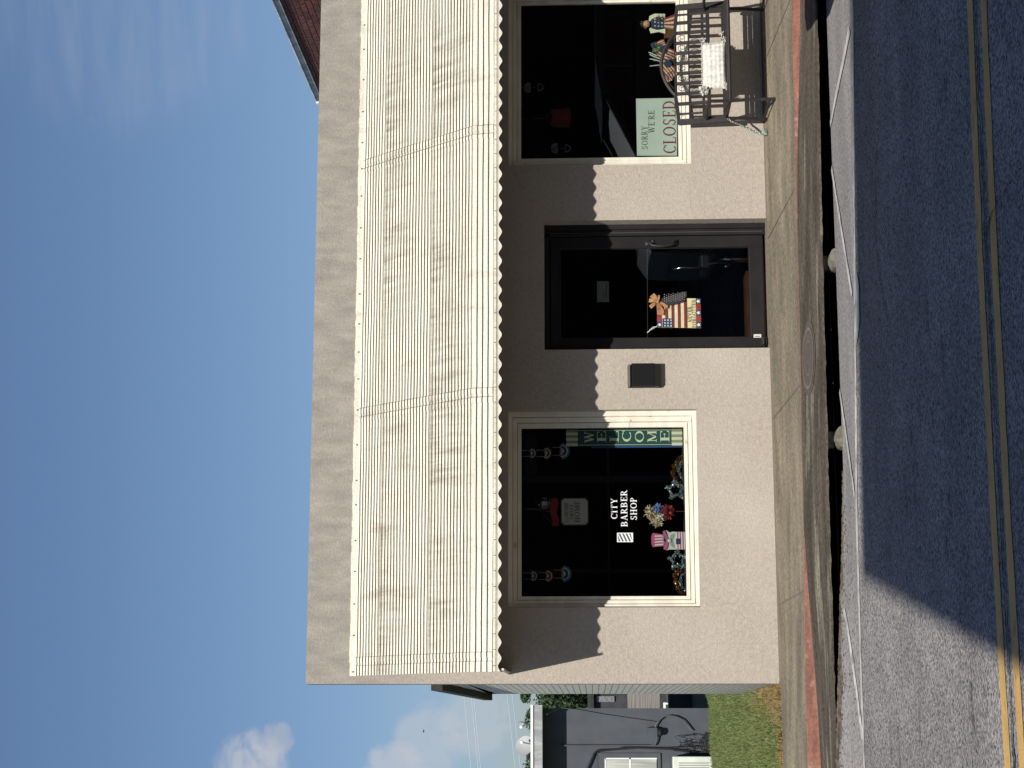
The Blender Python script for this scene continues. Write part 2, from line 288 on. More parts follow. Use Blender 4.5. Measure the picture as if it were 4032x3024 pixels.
# ---------------------------------------------------------------- mesh builder
class MB:
    def __init__(s): s.v = []; s.f = []; s.mi = []; s.k = 0; s.smooth = False
    def m(s, k): s.k = k; return s
    def face(s, pts):
        i = len(s.v); s.v += [tuple(p) for p in pts]; s.f.append(tuple(range(i, i+len(pts)))); s.mi.append(s.k); return s
    def box(s, x0, x1, y0, y1, z0, z1):
        p = [(x0,y0,z0),(x1,y0,z0),(x1,y1,z0),(x0,y1,z0),(x0,y0,z1),(x1,y0,z1),(x1,y1,z1),(x0,y1,z1)]
        i = len(s.v); s.v += p
        for q in ((0,3,2,1),(4,5,6,7),(0,1,5,4),(1,2,6,5),(2,3,7,6),(3,0,4,7)): s.f.append(tuple(i+a for a in q)); s.mi.append(s.k)
        return s
    def hexa(s, p):
        i = len(s.v); s.v += [tuple(a) for a in p]
        for q in ((0,3,2,1),(4,5,6,7),(0,1,5,4),(1,2,6,5),(2,3,7,6),(3,0,4,7)): s.f.append(tuple(i+a for a in q)); s.mi.append(s.k)
        return s
    def bar(s, a, b, w, h=None, up=(0, 0, 1)):      # rectangular bar from a to b
        a, b = Vector(a), Vector(b); d = (b-a).normalized(); h = h or w
        x = d.cross(Vector(up));
        if x.length < 1e-4: x = d.cross(Vector((0, 1, 0)))
        x.normalize(); y = x.cross(d)
        x *= w/2; y *= h/2
        return s.hexa([a-x-y, a+x-y, a+x+y, a-x+y, b-x-y, b+x-y, b+x+y, b-x+y])
    def tube(s, pts, r, n=7, cap=True):
        pts = [Vector(p) for p in pts]; rs = r if isinstance(r, (list, tuple)) else [r]*len(pts)
        i0 = len(s.v); prev = None
        for j, p in enumerate(pts):
            d = (pts[min(j+1, len(pts)-1)]-pts[max(j-1, 0)]).normalized()
            if prev is None:
                x = d.cross(Vector((0, 0, 1)))
                if x.length < .1: x = d.cross(Vector((0, 1, 0)))
            else: x = prev-d*prev.dot(d)
            x.normalize(); prev = x; y = d.cross(x)
            for k in range(n):
                a = 2*math.pi*k/n; s.v.append(tuple(p+(x*math.cos(a)+y*math.sin(a))*rs[j]))
        for j in range(len(pts)-1):
            for k in range(n):
                a = i0+j*n+k; b = i0+j*n+(k+1) % n; s.f.append((a, b, b+n, a+n)); s.mi.append(s.k)
        if cap:
            s.f.append(tuple(i0+k for k in range(n))[::-1]); s.mi.append(s.k)
            s.f.append(tuple(i0+(len(pts)-1)*n+k for k in range(n))); s.mi.append(s.k)
        return s
    def prism(s, poly, y0, y1):   # poly in (x,z), extruded along y
        n = len(poly); i = len(s.v)
        s.v += [(x, y0, z) for x, z in poly]+[(x, y1, z) for x, z in poly]
        s.f.append(tuple(i+k for k in range(n))); s.mi.append(s.k); s.f.append(tuple(i+n+k for k in range(n))[::-1]); s.mi.append(s.k)
        for k in range(n): s.f.append((i+(k+1) % n, i+k, i+n+k, i+n+(k+1) % n)); s.mi.append(s.k)
        return s
    def flat(s, poly, z):         # poly in (x,y) at height z
        return s.face([(x, y, z) for x, y in poly])
    def disc(s, c, r, y0, y1, n=20, ry=None):
        return s.prism([(c[0]+r*math.cos(2*math.pi*k/n), c[1]+(ry or r)*math.sin(2*math.pi*k/n)) for k in range(n)], y0, y1)
    def ball(s, c, r, nu=10, nv=7, sq=(1, 1, 1)):
        i0 = len(s.v)
        for a in range(nv+1):
            t = math.pi*a/nv
            for b in range(nu):
                p = 2*math.pi*b/nu
                s.v.append((c[0]+r*sq[0]*math.sin(t)*math.cos(p), c[1]+r*sq[1]*math.sin(t)*math.sin(p), c[2]+r*sq[2]*math.cos(t)))
        for a in range(nv):
            for b in range(nu):
                q = i0+a*nu+b; w = i0+a*nu+(b+1) % nu; s.f.append((q, q+nu, w+nu, w)); s.mi.append(s.k)
        return s
    def grid(s, fn, nu, nv):
        i0 = len(s.v)
        for a in range(nu+1):
            for b in range(nv+1): s.v.append(tuple(fn(a/nu, b/nv)))
        for a in range(nu):
            for b in range(nv):
                q = i0+a*(nv+1)+b; s.f.append((q, q+nv+1, q+nv+2, q+1)); s.mi.append(s.k)
        return s
    def build(s, name, mats, parent=None, loc=None, smooth=False, bevel=0):
        me = bpy.data.meshes.new(name)
        org = Vector(loc) if loc else Vector((0, 0, 0))
        p = parent
        off = Vector(org)
        while p is not None: off += p.location; p = p.parent
        me.from_pydata([tuple(Vector(v)-off) for v in s.v], [], s.f)
        if not isinstance(mats, (list, tuple)): mats = [mats]
        for q in mats: me.materials.append(M[q])
        for i, pl in enumerate(me.polygons): pl.material_index = s.mi[i]; pl.use_smooth = smooth
        me.validate(); me.update()
        o = bpy.data.objects.new(name, me); S.collection.objects.link(o)
        if parent: o.parent = parent
        o.location = org
        if bevel:
            b = o.modifiers.new('b', 'BEVEL'); b.width = bevel; b.segments = 2; b.limit_method = 'ANGLE'
        return o
def tag(o, label, cat, group=None, kind=None):
    if label: o['label'] = label
    if cat: o['category'] = cat
    if group: o['group'] = group
    if kind: o['kind'] = kind
    return o
def thing(name, label, cat, loc, group=None):
    o = bpy.data.objects.new(name, None); S.collection.objects.link(o); o.location = loc
    o.empty_display_size = .1
    return tag(o, label, cat, group)
def struct(o): o['kind'] = 'structure'; return o
def rect(x0, x1, z0, z1): return [(x0, z0), (x1, z0), (x1, z1), (x0, z1)]
def star(cx, cz, r, r2=None, rot=0, n=5):
    r2 = r2 or r*.42
    return [(cx+(r if k % 2 == 0 else r2)*math.sin(rot+math.pi*k/n), cz+(r if k % 2 == 0 else r2)*math.cos(rot+math.pi*k/n)) for k in range(2*n)]

# ---------------------------------------------------------------- serif lettering (own strokes)
def glyph(ch):
    T, t = .135, .05
    q = []; w = .62
    def v(x, y0=0, y1=1, ser=True, wd=T):
        q.append(('l', x, y0, x, y1, wd))
        if ser:
            for y in ((y0+t/2), (y1-t/2)): q.append(('l', x-wd*.5-.08, y, x+wd*.5+.08, y, t))
    def h(x0, x1, y): q.append(('l', x0, y, x1, y, t+.01))
    def tick(x, y, y2): q.append(('l', x, y, x, y2, t))
    def arc(cx, cy, rx, ry, a0, a1, th=T): q.append(('a', cx, cy, rx, ry, a0, a1, th))
    if ch == 'C': w = .72; arc(.42, .5, .36, .5, 45, 315); tick(.70, .98, .70)
    elif ch == 'I': w = .32; v(.16)
    elif ch == 'T': w = .66; v(.33, ser=False); h(.2, .46, t/2); h(.03, .63, 1-t/2); tick(.05, .95, .72); tick(.61, .95, .72)
    elif ch == 'Y': w = .72; v(.36, 0, .45, False); h(.22, .5, t/2); q.append(('l', .13, 1, .36, .42, T)); q.append(('l', .60, 1, .38, .42, t)); h(.02, .26, 1-t/2); h(.5, .71, 1-t/2)
    elif ch in 'BPRD':
        w = .66; v(.16)
        if ch == 'D': w = .76; arc(.22, .5, .48, .5, -90, 90); h(.16, .26, t/2); h(.16, .26, 1-t/2)
        else:
            arc(.28, .74, .28, .26, -90, 90, T*.9); h(.16, .3, 1-t/2); h(.16, .3, .5)
            if ch == 'B': arc(.3, .26, .31, .26, -90, 90); h(.16, .3, t/2)
            if ch == 'R': q.append(('l', .32, .5, .60, 0, T)); h(.52, .72, t/2); w = .7
    elif ch == 'A': w = .74; q.append(('l', .37, 1, .13, 0, t)); q.append(('l', .35, 1, .60, 0, T)); h(.2, .55, .33); h(.02, .24, t/2); h(.48, .74, t/2)
    elif ch == 'V': w = .74; q.append(('l', .14, 1, .39, 0, T)); q.append(('l', .60, 1, .37, 0, t)); h(.02, .26, 1-t/2); h(.48, .72, 1-t/2)
    elif ch == 'W': w = 1.0; q.append(('l', .13, 1, .31, 0, T)); q.append(('l', .48, 1, .31, 0, t)); q.append(('l', .46, 1, .66, 0, T)); q.append(('l', .86, 1, .66, 0, t)); h(.02, .25, 1-t/2); h(.36, .58, 1-t/2); h(.76, .97, 1-t/2)
    elif ch == 'M': w = .92; v(.78, wd=T); q.append(('l', .15, 0, .15, 1, t)); h(.04, .26, t/2); q.append(('l', .15, 1, .46, .05, T)); q.append(('l', .74, 1, .46, .05, t)); h(.04, .2, 1-t/2)
    elif ch == 'N': w = .78; q.append(('l', .14, 0, .14, 1, t)); q.append(('l', .64, 0, .64, 1, t)); q.append(('l', .14, 1, .64, 0, T)); h(.03, .25, t/2); h(.53, .76, 1-t/2)
    elif ch in 'EFL':
        w = .6; v(.17)
        if ch in 'EF': h(.17, .54, 1-t/2); tick(.54, .97, .76); h(.17, .42, .52); tick(.42, .62, .42)
        if ch in 'EL': h(.17, .56, t/2); tick(.56, .03, .26)
    elif ch == 'H': w = .8; v(.17); v(.63); h(.17, .63, .52)
    elif ch == 'O': w = .8; arc(.4, .5, .38, .5, 0, 360)
    elif ch == 'G': w = .78; arc(.42, .5, .37, .5, 40, 320); v(.68, .05, .42, False, T*.8); h(.56, .78, .42)
    elif ch == 'U': w = .76; q.append(('l', .16, .3, .16, 1, T)); q.append(('l', .60, .3, .60, 1, t)); arc(.38, .32, .30, .32, 180, 360, T*.8); h(.04, .28, 1-t/2); h(.5, .7, 1-t/2)
    elif ch == 'S': w = .58; arc(.29, .74, .22, .26, 35, 270, T*.85); arc(.29, .26, .23, .27, -145, 90, T*.95); tick(.48, .96, .74); tick(.08, .04, .27)
    elif ch == 'X': w = .7; q.append(('l', .12, 1, .58, 0, T)); q.append(('l', .58, 1, .12, 0, t))
    elif ch == "'": w = .2; q.append(('l', .1, .98, .08, .74, .07))
    return q, w
def text(mb, s, x0, z0, H, y, W_=None, depth=.0015, sx=1., vert=False):
    """lay letters in the x/z plane facing -y"""
    tot = sum((glyph(c)[1] if c != ' ' else .35)+.08 for c in s)-.08
    kx = (W_/tot) if W_ else H*sx
    cx = 0; e = 0
    for c in s:
        if c == ' ': cx += .43; continue
        q, w = glyph(c)
        for st in q:
            e += 1; yy = y-depth-(e % 9)*.00012
            if st[0] == 'l':
                _, a, b, c2, d, wd = st
                if abs(b-d) < 1e-6: p = [(a, b-wd/2), (c2, b-wd/2), (c2, b+wd/2), (a, b+wd/2)]
                else: p = [(a-wd/2, b), (a+wd/2, b), (c2+wd/2, d), (c2-wd/2, d)]
                mb.prism([(x0+(cx+px)*kx, z0+pz*H) for px, pz in p], yy, y)
            else:
                _, ax, az_, rx, ry, a0, a1, th = st
                n = 16 if a1-a0 > 200 else 9
                for k in range(n):
                    t0 = R(a0+(a1-a0)*k/n); t1 = R(a0+(a1-a0)*(k+1)/n)
                    def pt(t, inner):
                        if inner: return (ax+(rx-th)*math.cos(t), az_+(ry-.065)*math.sin(t))
                        return (ax+rx*math.cos(t), az_+ry*math.sin(t))
                    p = [pt(t0, 0), pt(t1, 0), pt(t1, 1), pt(t0, 1)]
                    mb.face([(x0+(cx+px)*kx, yy, z0+pz*H) for px, pz in p][::-1])
        cx += w+.08

# ================================================================ SETTING
def lerp_tab(tab, x):
    if x <= tab[0][0]: return tab[0][1]
    for (a, b), (c, d) in zip(tab, tab[1:]):
        if x <= c: return b+(d-b)*(x-a)/(c-a)
    return tab[-1][1]
UPZ = [(-1, -.030), (.4, -.036), (1.5, -.056), (3, -.075), (4.9, -.091), (6.1, -.100), (7, -.106)]
LEDI = [(-1, -.155), (-.17, -.139), (.44, -.121), (.87, -.099), (1.40, -.075), (1.75, -.062), (3, -.078), (4.3, -.089), (5.03, -.106), (5.4, -.124), (6., -.156), (6.5, -.178), (7.5, -.19)]
LEDO = [(-1, -.115), (0, -.117), (1, -.122), (1.8, -.123), (2.6, -.133), (3.9, -.143), (5.2, -.164), (7, -.18)]
def zsw(x, y):
    """height of the pavement at x, y"""
    if y > -1.7: return lerp_tab(UPZ, x)*(y/-1.7)
    k = (-1.72-y)/1.08; return lerp_tab(LEDI, x)*(1-k)+lerp_tab(LEDO, x)*k
ZR = -.255
g = MB(); g.flat([(-600, -600), (600, -600), (600, 900), (-600, 900)], -.6); struct(g.build('ground', 'ground_earth'))
# lawn and yards behind (left of the shop and all round it)
g = MB(); g.grid(lambda a, b: (-60+60.9*a, -.0+90*b, -.012+.0*a), 30, 45); g.grid(lambda a, b: (.9+70*a, 4.7+90*b, -.014), 20, 20)
struct(g.build('lawn', 'grass_soil'))
# pavement
xs = [-40, -20, -10, -5, -2]+[-1+.25*i for i in range(36)]+[8, 9, 12, 20, 40]
def strip(name, m, f0, f1, n=1):
    g = MB()
    g.grid(lambda a, b: (lambda x: (x, f0(x)[0]+(f1(x)[0]-f0(x)[0])*b, f0(x)[1]+(f1(x)[1]-f0(x)[1])*b))(xs[min(len(xs)-1, round(a*(len(xs)-1)))]), len(xs)-1, n)
    return struct(g.build(name, m))
strip('pavement', 'conc_walk', lambda x: (.12, 0.002), lambda x: (-1.70, lerp_tab(UPZ, x)), 3)
strip('pavement_step', 'red_curb_paint', lambda x: (-1.70, lerp_tab(UPZ, x)), lambda x: (-1.722, min(lerp_tab(LEDI, x), lerp_tab(UPZ, x)-.0)))
strip('kerb_ledge', 'conc_ledge', lambda x: (-1.722, min(lerp_tab(LEDI, x), lerp_tab(UPZ, x)-.0)), lambda x: (-2.80, lerp_tab(LEDO, x)), 3)
# thin slab nose over the open kerb inlet
g = MB(); random.seed(8); xk = [-20, -3]+[-1+.07*i for i in range(130)]+[12, 20]; jk = {x: random.uniform(-.004, .006) for x in xk}
for a, b in zip(xk, xk[1:]):
    if b > 20: break
    za, zb = lerp_tab(LEDO, a), lerp_tab(LEDO, b)
    t = .014 if a > -.6 else .2
    g.hexa([(a, -2.815+jk[a], za-t-jk[a]), (b, -2.815+jk[b], zb-t-jk[b]), (b, -2.798, zb-t), (a, -2.798, za-t), (a, -2.815+jk[a], za+.001-abs(jk[a])), (b, -2.815+jk[b], zb+.001-abs(jk[b])), (b, -2.798, zb+.001), (a, -2.798, za+.001)])
struct(g.build('kerb_edge', 'conc_ledge'))
# inlet cavity
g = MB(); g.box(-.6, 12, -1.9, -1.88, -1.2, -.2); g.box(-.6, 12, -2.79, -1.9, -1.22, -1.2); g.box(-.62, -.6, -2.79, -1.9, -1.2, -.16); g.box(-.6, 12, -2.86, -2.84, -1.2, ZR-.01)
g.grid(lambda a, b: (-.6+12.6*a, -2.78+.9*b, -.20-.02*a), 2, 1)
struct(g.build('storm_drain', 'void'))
g = MB()
for x0, x1 in ((3.765, 3.925), (2.285, 2.455)):
    n = 10
    g.prism([(x0+(x1-x0)*.5-(x1-x0)*.5*math.cos(math.pi*k/n), ZR-.01+(.062*math.sin(math.pi*k/n)**.6)) for k in range(n+1)], -2.90, -2.70)
    g.box(x0+.02, x1-.02, -2.74, -2.66, ZR-.3, -.15)
struct(g.build('drain_pier', 'pier_stone'))
for x in (3.289, 2.842):
    g = MB(); g.ball((x, -2.70, -.215), .010, 8, 6); struct(g.build('drain_reflector', 'white_trim'))  # white dot standing for a reflector in the slot
TOPZ = [(-3, -.13), (-.14, -.123), (.4, -.157), (1.0, -.192), (1.4, -.222), (1.9, -.248), (2.1, -.255)]
def zap(x, y):
    k = min(1, max(0, (-2.83-y)/.6)); return lerp_tab(TOPZ, x)*(1-k)+ZR*k
ax_ = [-45, -20, -8, -3]+[-2+.15*i for i in range(30)]+[3, 6, 12, 45]; ay_ = [-4.9, -3.6, -3.43, -3.3, -3.15, -3.0, -2.85]
g = MB()
for a, b in zip(ax_, ax_[1:]):
    for c, d in zip(ay_, ay_[1:]): g.face([(a, c, zap(a, c)), (b, c, zap(b, c)), (b, d, zap(b, d)), (a, d, zap(a, d))])
struct(g.build('gutter_apron', 'apron_asphalt'))
# road: one sheet meeting the apron
g = MB()
edge = [(-45, -3.36), (-.17, -3.40), (.77, -3.47), (1.71, -3.56), (2.9, -3.83), (3.78, -3.99), (5.1, -4.25), (6.5, -4.5), (9, -4.9), (45, -4.9)]
for (a, ya), (b, yb) in zip(edge, edge[1:]): g.face([(a, -14, ZR+.004), (b, -14, ZR+.004), (b, yb, ZR+.004), (a, ya, ZR+.004)])
struct(g.build('road', 'asphalt'))
g = MB(); g.box(-45, 45, -19.5, -14, ZR-.1, -.12); struct(g.build('far_pavement', 'conc_walk'))
# crooked debris strip at the left end of the slot
random.seed(3)
g = MB()
def deb(a, b):
    x = -6+8.1*a; w = (.085+.03*math.sin(x*5)+.02*math.sin(x*17))*(1 if x < .9 else max(.2, 1-(x-.9)))
    y = -2.835-w*b
    return (x, y+random.uniform(-.006, .006), zap(x, y)+.004+random.uniform(-.003, .007)*(b < 1)-.006*(b == 1))
g.grid(deb, 420, 4); g.grid(lambda a, b: (-6+8.1*a, -2.832, lerp_tab(TOPZ, -6+8.1*a)+.004-.2*b), 40, 1)
for k in range(200):
    x = random.uniform(-.5, 1.9); y = random.uniform(-2.98, -2.85) if random.random() < .8 else random.uniform(-3.3, -2.9); r = random.uniform(.003, .008)
    g.ball((x, y, zap(x, y)+.003), r, 5, 4, (1.6, 1, .6))
o = g.build('gutter_debris', 'dirt'); o['kind'] = 'stuff'; o['label'] = 'brown leaf litter and grit piled along the gutter'

def stripe(mb, pts, w, z, ph=0):
    """a flat painted line of width w along pts (x,y), slightly ragged"""
    P = []
    for (a, b), (c, d) in zip(pts, pts[1:]):
        n = max(2, int(math.hypot(c-a, d-b)/.12))
        for k in range(n): P.append((a+(c-a)*k/n, b+(d-b)*k/n))
    P.append(pts[-1])
    Lp = []; Rp = []
    for i, p in enumerate(P):
        a = P[max(0, i-1)]; b = P[min(len(P)-1, i+1)]; dx, dy = b[0]-a[0], b[1]-a[1]; l = math.hypot(dx, dy) or 1
        nx, ny = -dy/l, dx/l; ww = w if not callable(w) else w(i/(len(P)-1))
        j1, j2 = random.uniform(-.006, .006), random.uniform(-.006, .006)
        qa = (p[0]+nx*(ww/2+j1), p[1]+ny*(ww/2+j1)); qb = (p[0]-nx*(ww/2+j2), p[1]-ny*(ww/2+j2)); Lp.append((*qa, z if z else zap(*qa)+.006)); Rp.append((*qb, z if z else zap(*qb)+.006))
    for i in range(len(P)-1): mb.face([Rp[i], Rp[i+1], Lp[i+1], Lp[i]])
BAYLEFT = [(.989, -2.973), (.905, -3.054), (.587, -3.223), (.111, -3.384), (.0, -3.41)]
g = MB(); stripe(g, [(-40, -3.42), (-.17, -3.42), (.77, -3.457), (1.71, -3.523), (2.93, -3.788), (3.78, -3.956), (5.1, -4.22), (5.6, -4.33)], .095, ZR+.008)
stripe(g, [(5.6, -4.33), (9, -4.86), (40, -4.86)], .115, ZR+.008); struct(g.build('edge_line', 'white_marking'))
g = MB()
stripe(g, [(5.32, -4.10), (4.99, -2.88)], lambda t: .085-.02*t, ZR+.008)
stripe(g, [(4.62, -2.86), (3.322, -3.70)], .065, ZR+.008)
stripe(g, [(2.75, -2.86), (1.80, -3.46)], .06, ZR+.008)
stripe(g, BAYLEFT, .05, None)
struct(g.build('bay_marking', 'white_marking'))
for nm, pts in (('centre_line', [(-40, -8.12), (-.14, -8.10), (1.13, -8.085), (2.44, -8.092), (3.79, -8.169), (8, -8.45), (40, -8.6)]),
                ('centre_line', [(-40, -8.42), (-.14, -8.40), (1.09, -8.386), (2.35, -8.406), (3.66, -8.471), (8, -8.75), (40, -8.9)])):
    g = MB(); stripe(g, pts, .13, ZR+.008); struct(g.build(nm, 'yellow_marking'))
g = MB()
g.flat([(3.42, -3.86), (3.1, -3.80), (2.9, -3.84), (2.93, -3.93), (3.05, -4.06), (3.3, -4.10), (3.42, -4.02)], ZR+.012); struct(g.build('kerb_patch', 'white_marking'))
def crack(mb, pts, w=.008, z=ZR+.013):
    P = []
    for (a, b), (c, d) in zip(pts, pts[1:]):
        n = max(2, int(math.hypot(c-a, d-b)/.05))
        for k in range(n): P.append((a+(c-a)*k/n+random.uniform(-.01, .01), b+(d-b)*k/n+random.uniform(-.012, .012)))
    for (a, b), (c, d) in zip(P, P[1:]):
        ww = w*random.uniform(.4, 1.3); mb.face([(a, b-ww, z), (c, d-ww, z), (c, d+ww, z), (a, b+ww, z)])
g = MB()
crack(g, [(4.05, -3.2), (4.236, -4.035), (4.30, -4.5), (4.366, -5.0)])
crack(g, [(2.586, -9.05), (2.581, -8.677), (2.552, -8.391), (2.464, -8.194)], .022)
crack(g, [(4.053, -5.151), (3.506, -4.897), (3.107, -5.02), (2.674, -5.338)], .007)
crack(g, [(-.2, -8.26), (1, -8.25), (2.4, -8.25), (3.8, -8.30)], .010)
for k in range(26):
    x = random.uniform(-.2, 4); y = random.uniform(-8, -4.6); l = random.uniform(.08, .35)
    crack(g, [(x, y), (x+l, y+random.uniform(-.02, .02))], .007)
struct(g.build('road_crack', 'crack'))
# pavement joints
g = MB()
def joint(x0, x1):
    for (a, b) in ((0, .5), (.5, 1)):
        xa, xb = x0+(x1-x0)*a, x0+(x1-x0)*b; ya, yb = -.02-1.66*a, -.02-1.66*b
        g.face([(xa-.005, ya, zsw(xa, ya)+.003), (xb-.005, yb, zsw(xb, yb)+.003), (xb+.005, yb, zsw(xb, yb)+.003), (xa+.005, ya, zsw(xa, ya)+.003)])
for x in (1.24, 3.03, 4.83, 6.63, -.65): joint(x, x)
struct(g.build('pavement_joint', 'joint_dirt'))
g = MB()
def ring(mb, cx, cy, r0, r1, dz, n=36):
    for k in range(n):
        a, b = 2*math.pi*k/n, 2*math.pi*(k+1)/n
        q = [(cx+r0*math.cos(a), cy+r0*math.sin(a)), (cx+r1*math.cos(a), cy+r1*math.sin(a)), (cx+r1*math.cos(b), cy+r1*math.sin(b)), (cx+r0*math.cos(b), cy+r0*math.sin(b))]
        mb.face([(x, y, zsw(x, min(y, -1.75))+dz) for x, y in q])
mc = (3.17, -2.14)
ring(g, *mc, 0.001, .24, .007); g.m(1); ring(g, *mc, .24, .262, .009); ring(g, *mc, .14, .15, .009); g.m(0); ring(g, *mc, .262, .32, .005)
tag(g.build('manhole_cover', ['rust', 'rust_ring'], loc=(mc[0], mc[1], -.1)), 'round rusty brown manhole cover set in the lower ledge of the pavement', 'manhole cover')

# grass
def grass():
    random.seed(11); g = MB(); d = MB()
    for k in range(52000):
        y = 10.3*random.random()**1.15-.05; x = random.uniform(-.15-.045*y-.5, .92)
        if x > .5 and y < 4.7 and x > .505: continue
        h = random.uniform(.018, .062); w = random.uniform(.004, .010); a = random.uniform(0, math.pi)
        dry = (x > .28-.10*math.sin(y*3)+random.uniform(-.12, .12) and y < 2.2+random.uniform(-.8, .8)) or random.random() < .05 or y < .25*random.random()
        t = d if dry else g
        dx, dy = math.cos(a)*w, math.sin(a)*w; lx, ly = random.uniform(-.03, .03), random.uniform(-.03, .03)
        t.face([(x-dx, y-dy, -.015), (x+dx, y+dy, -.015), (x+lx, y+ly, h)])
        if random.random() < .06:
            t.face([(x-.012, y-.012, h*.7), (x+.012, y-.01, h*.8), (x+.01, y+.014, h*.75), (x-.012, y+.01, h*.6)])
    o = g.build('grass', 'grass_blade'); tag(o, 'green mown grass of the lawn beside the shop', 'grass', kind='stuff')
    o = d.build('dry_grass', 'grass_dry'); tag(o, 'dry yellow-brown grass along the foot of the pale brick side wall', 'grass', kind='stuff')
grass()

# ================================================================ BARBER SHOP
shop = thing('barber_shop', 'single-storey beige stucco barber shop with cream metal awning, black door and two large windows', 'building', (.51, 0, 0))
XL, XR, ZT = .51, 8.0, 4.48
WIN = [(1.225, 3.135, .73, 2.56), (5.62, 7.49, .73, 2.56)]
DOOR = (3.735, 5.045, -.03, 2.205)
def facade():
    g = MB(); holes = [WIN[0], DOOR, WIN[1]]
    xs_ = sorted({XL, XR}|{h[0] for h in holes}|{h[1] for h in holes}); zs_ = sorted({-.2, 3.95, ZT}|{h[2] for h in holes}|{h[3] for h in holes})
    def ins(x, z): return any(h[0] < x < h[1] and h[2] < z < h[3] for h in holes)
    for a, b in zip(xs_, xs_[1:]):
        for c, d in zip(zs_, zs_[1:]):
            if ins((a+b)/2, (c+d)/2): continue
            g.m(0)
            g.face([(a, 0, c), (b, 0, c), (b, 0, d), (a, 0, d)]); g.face([(a, .26, c), (a, .26, d), (b, .26, d), (b, .26, c)])
    g.m(0)
    for x0, x1, z0, z1 in holes:
        g.face([(x0, 0, z0), (x0, 0, z1), (x0, .26, z1), (x0, .26, z0)]); g.face([(x1, 0, z0), (x1, .26, z0), (x1, .26, z1), (x1, 0, z1)])
        g.face([(x0, 0, z1), (x1, 0, z1), (x1, .26, z1), (x0, .26, z1)]); g.face([(x0, 0, z0), (x0, .26, z0), (x1, .26, z0), (x1, 0, z0)])
    g.face([(XL, 0, -.2), (XL, 0, ZT), (XL, .26, ZT), (XL, .26, -.2)]); g.face([(XR, 0, -.2), (XR, .26, -.2), (XR, .26, ZT), (XR, 0, ZT)])
    g.face([(XL, 0, ZT), (XR, 0, ZT), (XR, .26, ZT), (XL, .26, ZT)])
    g.build('facade_wall', 'stucco', shop)
    g = MB()
    for a, b in ((XL, DOOR[0]), (DOOR[1], XR)): g.box(a, b, -.010, -.0005, -.05, .010)
    g.build('base_joint', 'rust_ring', shop)

facade()
g = MB(); g.box(.528, .70, .26, 4.6, -.2, 3.0); g.prism([(0, 0)], 0, 0) if False else None
g.hexa([(.528, .26, 3.0), (.70, .26, 3.0), (.70, 4.6, 2.9), (.528, 4.6, 2.9), (.528, .26, 3.22), (.70, .26, 3.22), (.70, 4.6, 2.99), (.528, 4.6, 2.99)])
g.build('side_wall', 'painted_brick', shop)
g = MB(); g.box(.70, 8, 4.4, 4.6, -.2, 2.9); g.build('rear_wall', 'painted_brick', shop)
g = MB(); g.hexa([(.455,   .265, 3.20), (8,   .265, 3.20), (8, 4.72, 2.97), (.455, 4.72, 2.97), (.455,   .265, 3.31), (8,   .265, 3.31), (8, 4.72, 3.07), (.455, 4.72, 3.07)]); g.build('roof', 'roof_dark', shop)
# interior shell
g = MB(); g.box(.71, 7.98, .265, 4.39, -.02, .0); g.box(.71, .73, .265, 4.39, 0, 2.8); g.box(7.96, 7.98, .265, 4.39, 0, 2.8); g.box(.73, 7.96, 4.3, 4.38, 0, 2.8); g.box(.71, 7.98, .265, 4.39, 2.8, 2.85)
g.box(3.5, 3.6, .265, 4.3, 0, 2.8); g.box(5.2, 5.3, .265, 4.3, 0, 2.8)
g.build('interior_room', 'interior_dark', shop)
g = MB(); g.box(3.62, 5.18, .27, 4.2, .001, .006); g.build('floor_boards', 'floor_boards', shop)
g = MB(); g.box(3.7, 5.1, 3.9, 4.28, .85, .90); g.box(3.75, 4.4, 4.26, 4.29, 1.1, 1.9); g.box(5.8, 7.8, 3.9, 4.28, .85, .9); g.box(6.0, 6.8, 4.26, 4.29, 1.1, 1.9); g.box(5.9, 6.3, 3.2, 3.7, .0, 1.1); g.build('back_counter', 'interior_post', shop)
g = MB(); g.box(3.86, 4.62, .42, .7, .006, .185); g.build('inner_step', 'brown_wood', shop)
g = MB(); g.box(2.60, 2.66, 1.2, 1.26, 0, 2.8); g.box(1.66, 1.70, 1.2, 1.26, 0, 2.8); g.box(1.0, 3.2, 1.19, 1.27, 1.575, 1.59); g.box(2.68, 3.1, 1.19, 1.27, 2.32, 2.44)
g.build('interior_partition', 'interior_post', shop)

def window(x0, x1, z0, z1, gx0, gx1, gz0, gz1):
    w = MB()   # stepped casing, mitred nested rings each nearer the glass set further back
    R_ = [(0.0, .035), (.30, .050), (.62, .072)]
    fr = [(0, .32, .085), (.32, .37, .118), (.37, .66, .100), (.66, .71, .140), (.71, 1.0, .118)]
    for a, b, y in fr:
        def e(t): return (x0+(gx0-x0)*t, x1+(gx1-x1)*t, z0+(gz0-z0)*t, z1+(gz1-z1)*t)
        A, B = e(a), e(b)
        w.box(A[0], B[0], y, .165, A[2], A[3]); w.box(B[1], A[1], y, .165, A[2], A[3])
        w.box(B[0], B[1], y, .165, A[2], B[2]); w.box(B[0], B[1], y, .165, B[3], A[3])
    f = w.build('display_window', 'cream_paint', shop, bevel=.003)
    g = MB(); g.face([(gx0-.004, .15, gz0-.004), (gx1+.004, .15, gz0-.004), (gx1+.004, .15, gz1+.004), (gx0-.004, .15, gz1+.004)])
    g.build('pane', 'glass', f)
    s = MB(); s.box(gx0-.1, gx1+.1, .166, .75, gz0-.06, gz0-.012); s.build('inner_sill', 'interior_post', f)
    return f
w1 = window(*WIN[0], 1.340, 2.980, .852, 2.435); w2 = window(*WIN[1], 5.735, 7.395, .850, 2.435)
